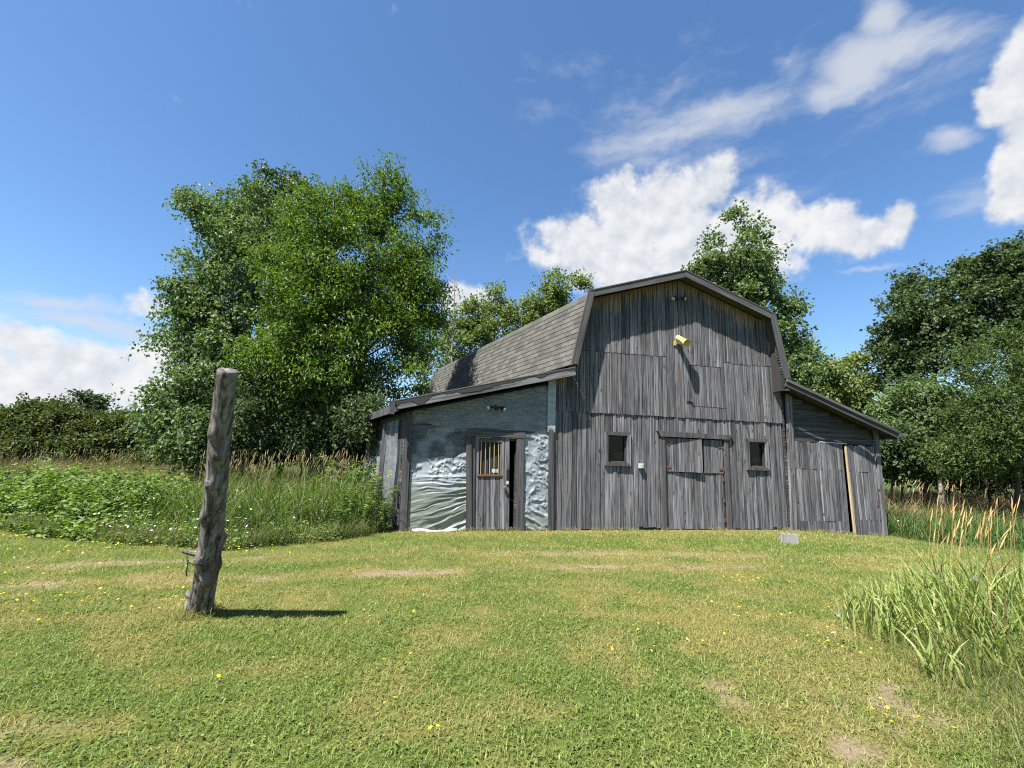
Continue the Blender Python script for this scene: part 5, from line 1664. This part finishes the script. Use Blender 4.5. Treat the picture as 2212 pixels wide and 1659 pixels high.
def build_right_growth():
    blocks = []
    # lush tall grass beside the shed, dry brown grass behind it
    n = 17000
    x = rng.uniform(9.6, 19, n); y = rng.uniform(9.2, 16, n)
    ok = (y > right_edge(x)) & ~behind_front(x, y, -0.1)
    s = x * FRONT_DIR[0] + (y - 10.01) * FRONT_DIR[1]
    ok &= (s > 10.62) | (y < 10)
    x, y = x[ok], y[ok]; n = len(x)
    dep = y - right_edge(x)
    H = (.28 + .62 * sstep(dep, 0, 1.5)) * rng.uniform(.6, 1.2, n)
    V, F = ribbons(np.stack([x, y, gz(x, y)], 1), H, rng.uniform(.010, .022, n), rand_dir(n, (.5, -.2)), rng.uniform(.2, 1.0, n), 3)
    blocks.append((V, F, green(n, (.06, .135, .03), (.15, .25, .06), .06)))
    n = 16000
    x = rng.uniform(8, 34, n); y = rng.uniform(12.4, 25, n)
    ok = ~behind_front(x, y, -.1) & (x > 10.6 - (y - 12.3) * .5)
    x, y = x[ok], y[ok]; n = len(x)
    V, F = ribbons(np.stack([x, y, gz(x, y)], 1), rng.uniform(.9, 1.4, n), rng.uniform(.014, .026, n), rand_dir(n, (.9, 0)), rng.uniform(.2, .8, n), 2)
    blocks.append((V, F, green(n, (.20, .17, .06), (.28, .23, .09), .8, ((.30, .20, .09), (.48, .34, .17)))))
    V, F, C = merge(blocks)
    o = obj('shed_side_grass', mesh('shed_side_grass', V, F, {'Col': ('color', C)}), M['grass'])
    tag(o, 'lush tall grass growing along the right side of the shed', 'tall grass', kind='stuff')
    # the wide-leaved clump near the camera, right
    blocks = []
    n = 2500
    a = rng.uniform(0, 6.283, n); r = np.sqrt(rng.random(n))
    x = 4.95 + 1.75 * r * np.cos(a); y = 4.15 + 1.4 * r * np.sin(a)
    ok = (x > 2.35 + .26 * y + .2 * np.sin(y * 5)) & (x < 7)
    x, y, r = x[ok], y[ok], r[ok]; n = len(x)
    edge = 1 - sstep(r, .45, 1.0)
    H = (.34 + .58 * edge) * rng.uniform(.6, 1.2, n)
    V, F = ribbons(np.stack([x, y, gz(x, y)], 1), H, rng.uniform(.010, .030, n), rand_dir(n, (-.3, .1)), rng.uniform(.1, .75, n), 4)
    blocks.append((V, F, green(n, (.16, .24, .05), (.46, .54, .16), .07)))
    # thinner tall grass in front of it and by the right edge
    n = 11000
    x = rng.uniform(1.9, 5.4, n); y = rng.uniform(2.2, 4.6, n)
    d = x - (2.05 + 0.46 * (y - 2.2) + .25 * fbm(y * 3, y * 0, 29, 2))
    ok = (d > 0) & (rng.random(n) < sstep(d, 0, .7) * .8 + .12) & (rng.random(n) > dirt(x, y) * .8)
    x, y, d = x[ok], y[ok], d[ok]; n = len(x)
    V, F = ribbons(np.stack([x, y, gz(x, y)], 1), (.07 + .32 * sstep(d, 0, 1.0)) * rng.uniform(.5, 1.3, n), rng.uniform(.003, .006, n), rand_dir(n, (-.2, -.2)), rng.uniform(.15, .9, n), 3)
    blocks.append((V, F, green(n, (.14, .20, .055), (.32, .38, .13), .28)))
    V, F, C = merge(blocks)
    o = obj('wide_blade_grass', mesh('wide_blade_grass', V, F, {'Col': ('color', C)}), M['grass'])
    tag(o, 'clump of wide-bladed tall grass in the right foreground', 'tall grass', kind='stuff')
    # tan plumes right
    blocks = []
    pl = [(u, v, Y) for (u, v, Y) in ()]
    n = 150
    x = rng.uniform(5.3, 9.5, n); y = rng.uniform(5.6, 7.8, n)
    ok = (x > .97 * y - .35) & (x < 1.22 * y + .8)
    x, y = x[ok], y[ok]; n = len(x)
    t = rng.random(n)[:, None]
    c = np.array([.46, .29, .10]) * (1 - t) + np.array([.68, .47, .19]) * t
    blocks += list(seed_heads(np.stack([x, y, gz(x, y)], 1), rng.uniform(.55, 1.12, n), rand_dir(n, (2.2, 0)), rng.uniform(.08, .35, n), rng.uniform(.15, .26, n), rng.uniform(.006, .012, n), c))
    # brown heads along the dark trees
    n = 260
    x = rng.uniform(10.5, 22, n); y = rng.uniform(12.5, 17, n)
    ok = x > 10.9 - (y - 12.3) * .5
    x, y = x[ok], y[ok]; n = len(x)
    t = rng.random(n)[:, None]
    c = np.array([.28, .18, .08]) * (1 - t) + np.array([.46, .32, .16]) * t
    blocks += list(seed_heads(np.stack([x, y, gz(x, y)], 1), rng.uniform(1.1, 1.5, n), rand_dir(n, (2, 0)), rng.uniform(.1, .4, n), rng.uniform(.16, .28, n), rng.uniform(.012, .02, n), c))
    V, F, C = merge(blocks)
    o = obj('plume_grass', mesh('plume_grass', V, F, {'Col': ('color', C)}), M['straw'])
    tag(o, 'tan plumed grass heads swaying at the right of the lawn', 'seed heads', kind='stuff')


build_right_growth()


def flowers(name, label, pts, colr, size, petals=6):
    """little flat flowers, each a fan of petals"""
    n = len(pts)
    P = np.asarray(pts, float)
    s = size * rng.uniform(.7, 1.3, n)
    nv = petals * 2 + 1
    V = np.empty((n, nv, 3), np.float32)
    tilt = rng.normal(size=(n, 2)) * .35
    V[:, 0] = P + np.array([0, 0, .004])
    for k in range(petals * 2):
        a = 2 * math.pi * k / (petals * 2)
        rr = s * (1.0 if k % 2 == 0 else .55)
        dx, dy = np.cos(a) * rr, np.sin(a) * rr
        V[:, k + 1] = P + np.stack([dx, dy, dx * tilt[:, 0] + dy * tilt[:, 1]], 1)
    b = np.arange(n)[:, None] * nv
    F = np.concatenate([b + np.array([[0, 1 + k, 1 + (k + 1) % (petals * 2)]]) for k in range(petals * 2)]).astype(np.int32)
    C = np.repeat(np.array(colr)[None, :] * 0.72 * rng.uniform(.85, 1.1, (n, 1)), nv, axis=0)
    o = obj(name, mesh(name, V.reshape(-1, 3), F, {'Col': ('color', np.clip(C, 0, 1))}), M['petals'])
    tag(o, label, 'flowers', kind='stuff')


def build_flowers():
    Y = []
    def patch(cx, cy, rx, ry, n, h0=.04, h1=.08):
        for _ in range(n):
            x = rng.normal(cx, rx); y = rng.normal(cy, ry)
            Y.append((x, y, float(gz(x, y)) + rng.uniform(h0, h1)))
    for (cx, cy, rx, ry, n) in ((-8.2, 7.5, .7, .25, 70), (-6.4, 7.1, .6, .2, 45), (-4.1, 7.15, .35, .15, 26), (-4.6, 4.75, .5, .22, 20), (-3.7, 4.9, .5, .2, 12), (-5.2, 4.5, .5, .3, 14),
                                (3.55, 6.3, .28, .08, 22), (2.75, 4.9, .28, .12, 12), (2.95, 4.2, .12, .1, 12), (2.5, 3.1, .12, .06, 8), (-1.1, 4.6, .15, .06, 7), (3.3, 5.4, .6, .5, 10), (1.6, 4.2, .4, .3, 8), (-5, 5.6, 1.4, .6, 16), (-6.5, 6.2, 1.5, .4, 40)):
        patch(cx, cy, rx, ry, n)
    for (x, y) in ((-.73, 3.02), (-.68, 3.08), (-1.62, 3.55), (-.40, 2.78), (-.36, 2.8), (-1.95, 3.3), (.35, 4.5), (-.9, 3.6), (-.72, 3.7), (.9, 3.9)):
        Y.append((x, y, float(gz(x, y)) + .06))
    flowers('yellow_wildflowers', 'tiny yellow wildflowers dotted over the lawn and its left edge', Y, (.80, .58, .03), .014, 5)
    Wt = []
    for _ in range(85):
        x = rng.uniform(-7.5, -3.4); e = float(meadow_edge(np.array([x]))[0])
        y = e + abs(rng.normal(.35, .45)); Wt.append((x, y, float(gz(x, y)) + .18 + .55 * sstep(y - e, 0, 1.4) + rng.uniform(0, .15)))
    for (x, y, z) in ((1.62, 2.72, .07), (3.5, 4.35, .4), (3.3, 3.75, .35), (3.9, 3.7, .5), (2.85, 4.05, .2), (3.0, 4.1, .22), (8.6, 9.9, .5), (9.3, 9.7, .5), (8.9, 9.8, .55), (9.8, 9.6, .55), (8.3, 10.2, .4)):
        Wt.append((x, y, z))
    flowers('white_wildflowers', 'small white daisies and yarrow in the weeds', Wt, (.82, .80, .74), .019, 8)
    Pu = [(3.05, 4.25, .28), (3.06, 4.26, .31), (4.4, 4.3, .62), (3.1, 2.75, .28), (3.12, 2.76, .26), (3.08, 2.72, .27), (6.6, 6.1, .5)]
    flowers('purple_vetch', 'few purple vetch flowers in the right-hand tall grass', Pu, (.30, .18, .62), .022, 5)


build_flowers()


# ------------------------------------------------------------------ single weeds by the barn corner
def goldenrod(x, y, h, label, bloom=True, lm='leaf_weed'):
    z = float(gz(x, y))
    o = empty('goldenrod', (x, y, z)); tag(o, label, 'weed', 'weeds at the corner of the lean-to')
    lean = rng.normal(size=2) * .06
    parts, LP, LD_ = [], [], []
    for s in range(5):
        bx, by = rng.normal(size=2) * .06
        hh = h * rng.uniform(.75, 1.05)
        l2 = lean + rng.normal(size=2) * .12
        pts = [np.array([bx + l2[0] * u * hh, by + l2[1] * u * hh, hh * u]) for u in np.linspace(0, 1, 5)]
        parts.append(tube(pts, [.006, .006, .005, .004, .002], 5))
        for _ in range(85):
            u = rng.random() ** .8
            a = rng.uniform(0, 6.283)
            LP.append(np.array([bx + l2[0] * u * hh, by + l2[1] * u * hh, hh * u]))
            LD_.append((math.cos(a), math.sin(a), rng.uniform(-.1, .5)))
    v, f = join(parts)
    obj('stem', mesh('stem', v, f), M['stem'], o)
    leaf_mesh('leaves', np.array(LP), np.array(LD_), .105, .24, .06, M[lm], None, o)
    if bloom:
        n = 60
        P = np.array([[lean[0] * h, lean[1] * h, h]]) + rng.normal(size=(n, 3)) * np.array([.035, .035, .05])
        D = rng.normal(size=(n, 3)); D[:, 2] += .5
        me = leaf_mesh('bloom', P, D, .022, .8, .1, None, None, o)
        c = np.tile(np.array([[.46, .42, .05]]), (len(me.data.vertices), 1))
        a_ = me.data.attributes.new('Col', 'FLOAT_COLOR', 'POINT'); d4 = np.ones((len(c), 4), np.float32); d4[:, :3] = c; a_.data.foreach_set('color', d4.ravel())
        me.data.materials.append(M['petals'])


for (x, y, h, lab, bl) in ((-2.62, 9.55, 1.15, 'leafy goldenrod with a yellow tip against the corner board', True), (-2.95, 9.45, 1.2, 'leafy goldenrod with a yellow tip just left of the lean-to corner', True),
                           (-2.5, 9.25, .6, 'low leafy weed at the very foot of the lean-to corner', False), (-2.85, 9.05, .75, 'bushy leafy weed in front of the goldenrods', False), (-3.3, 9.2, .95, 'leafy weed left of the goldenrods at the meadow edge', False),
                           (-3.25, 8.75, .6, 'lowest leafy weed nearest the mown lawn by the lean-to', False)):
    goldenrod(x, y, h, lab, bl)


def sapling():
    b = np.array([*gp(748, 10.9), 0.0])
    o = empty('sapling', tuple(b)); tag(o, 'bright light green sapling standing among the tall grass by the trees', 'sapling')
    parts = [tube([(0, 0, 0), (.03, 0, .6), (0, 0, 1.3)], [.016, .012, .006], 6)]
    P, D = [], []
    for k in range(26):
        a = rng.uniform(0, 6.283); z0 = rng.uniform(.5, 1.25); L = rng.uniform(.35, .75)
        e = np.array([math.cos(a) * L, math.sin(a) * L * .8, z0 + rng.uniform(.05, .35)])
        parts.append(tube([(0, 0, z0), tuple(e * .6 + np.array([0, 0, z0 * .4])), tuple(e)], [.006, .004, .002], 4))
        for j in range(26):
            u = rng.uniform(.3, 1.05)
            q = np.array([0, 0, z0]) * (1 - u) + e * u + rng.normal(size=3) * .03
            P.append(q); D.append((math.cos(a) * .6 + rng.normal() * .7, math.sin(a) * .6 + rng.normal() * .7, -.25 + rng.normal() * .3))
    v, f = join(parts)
    obj('stem', mesh('stem', v, f), M['stem'], o)
    leaf_mesh('leaves', np.array(P), np.array(D), .12, .36, .08, M['leaf_sapling'], None, o)


sapling()
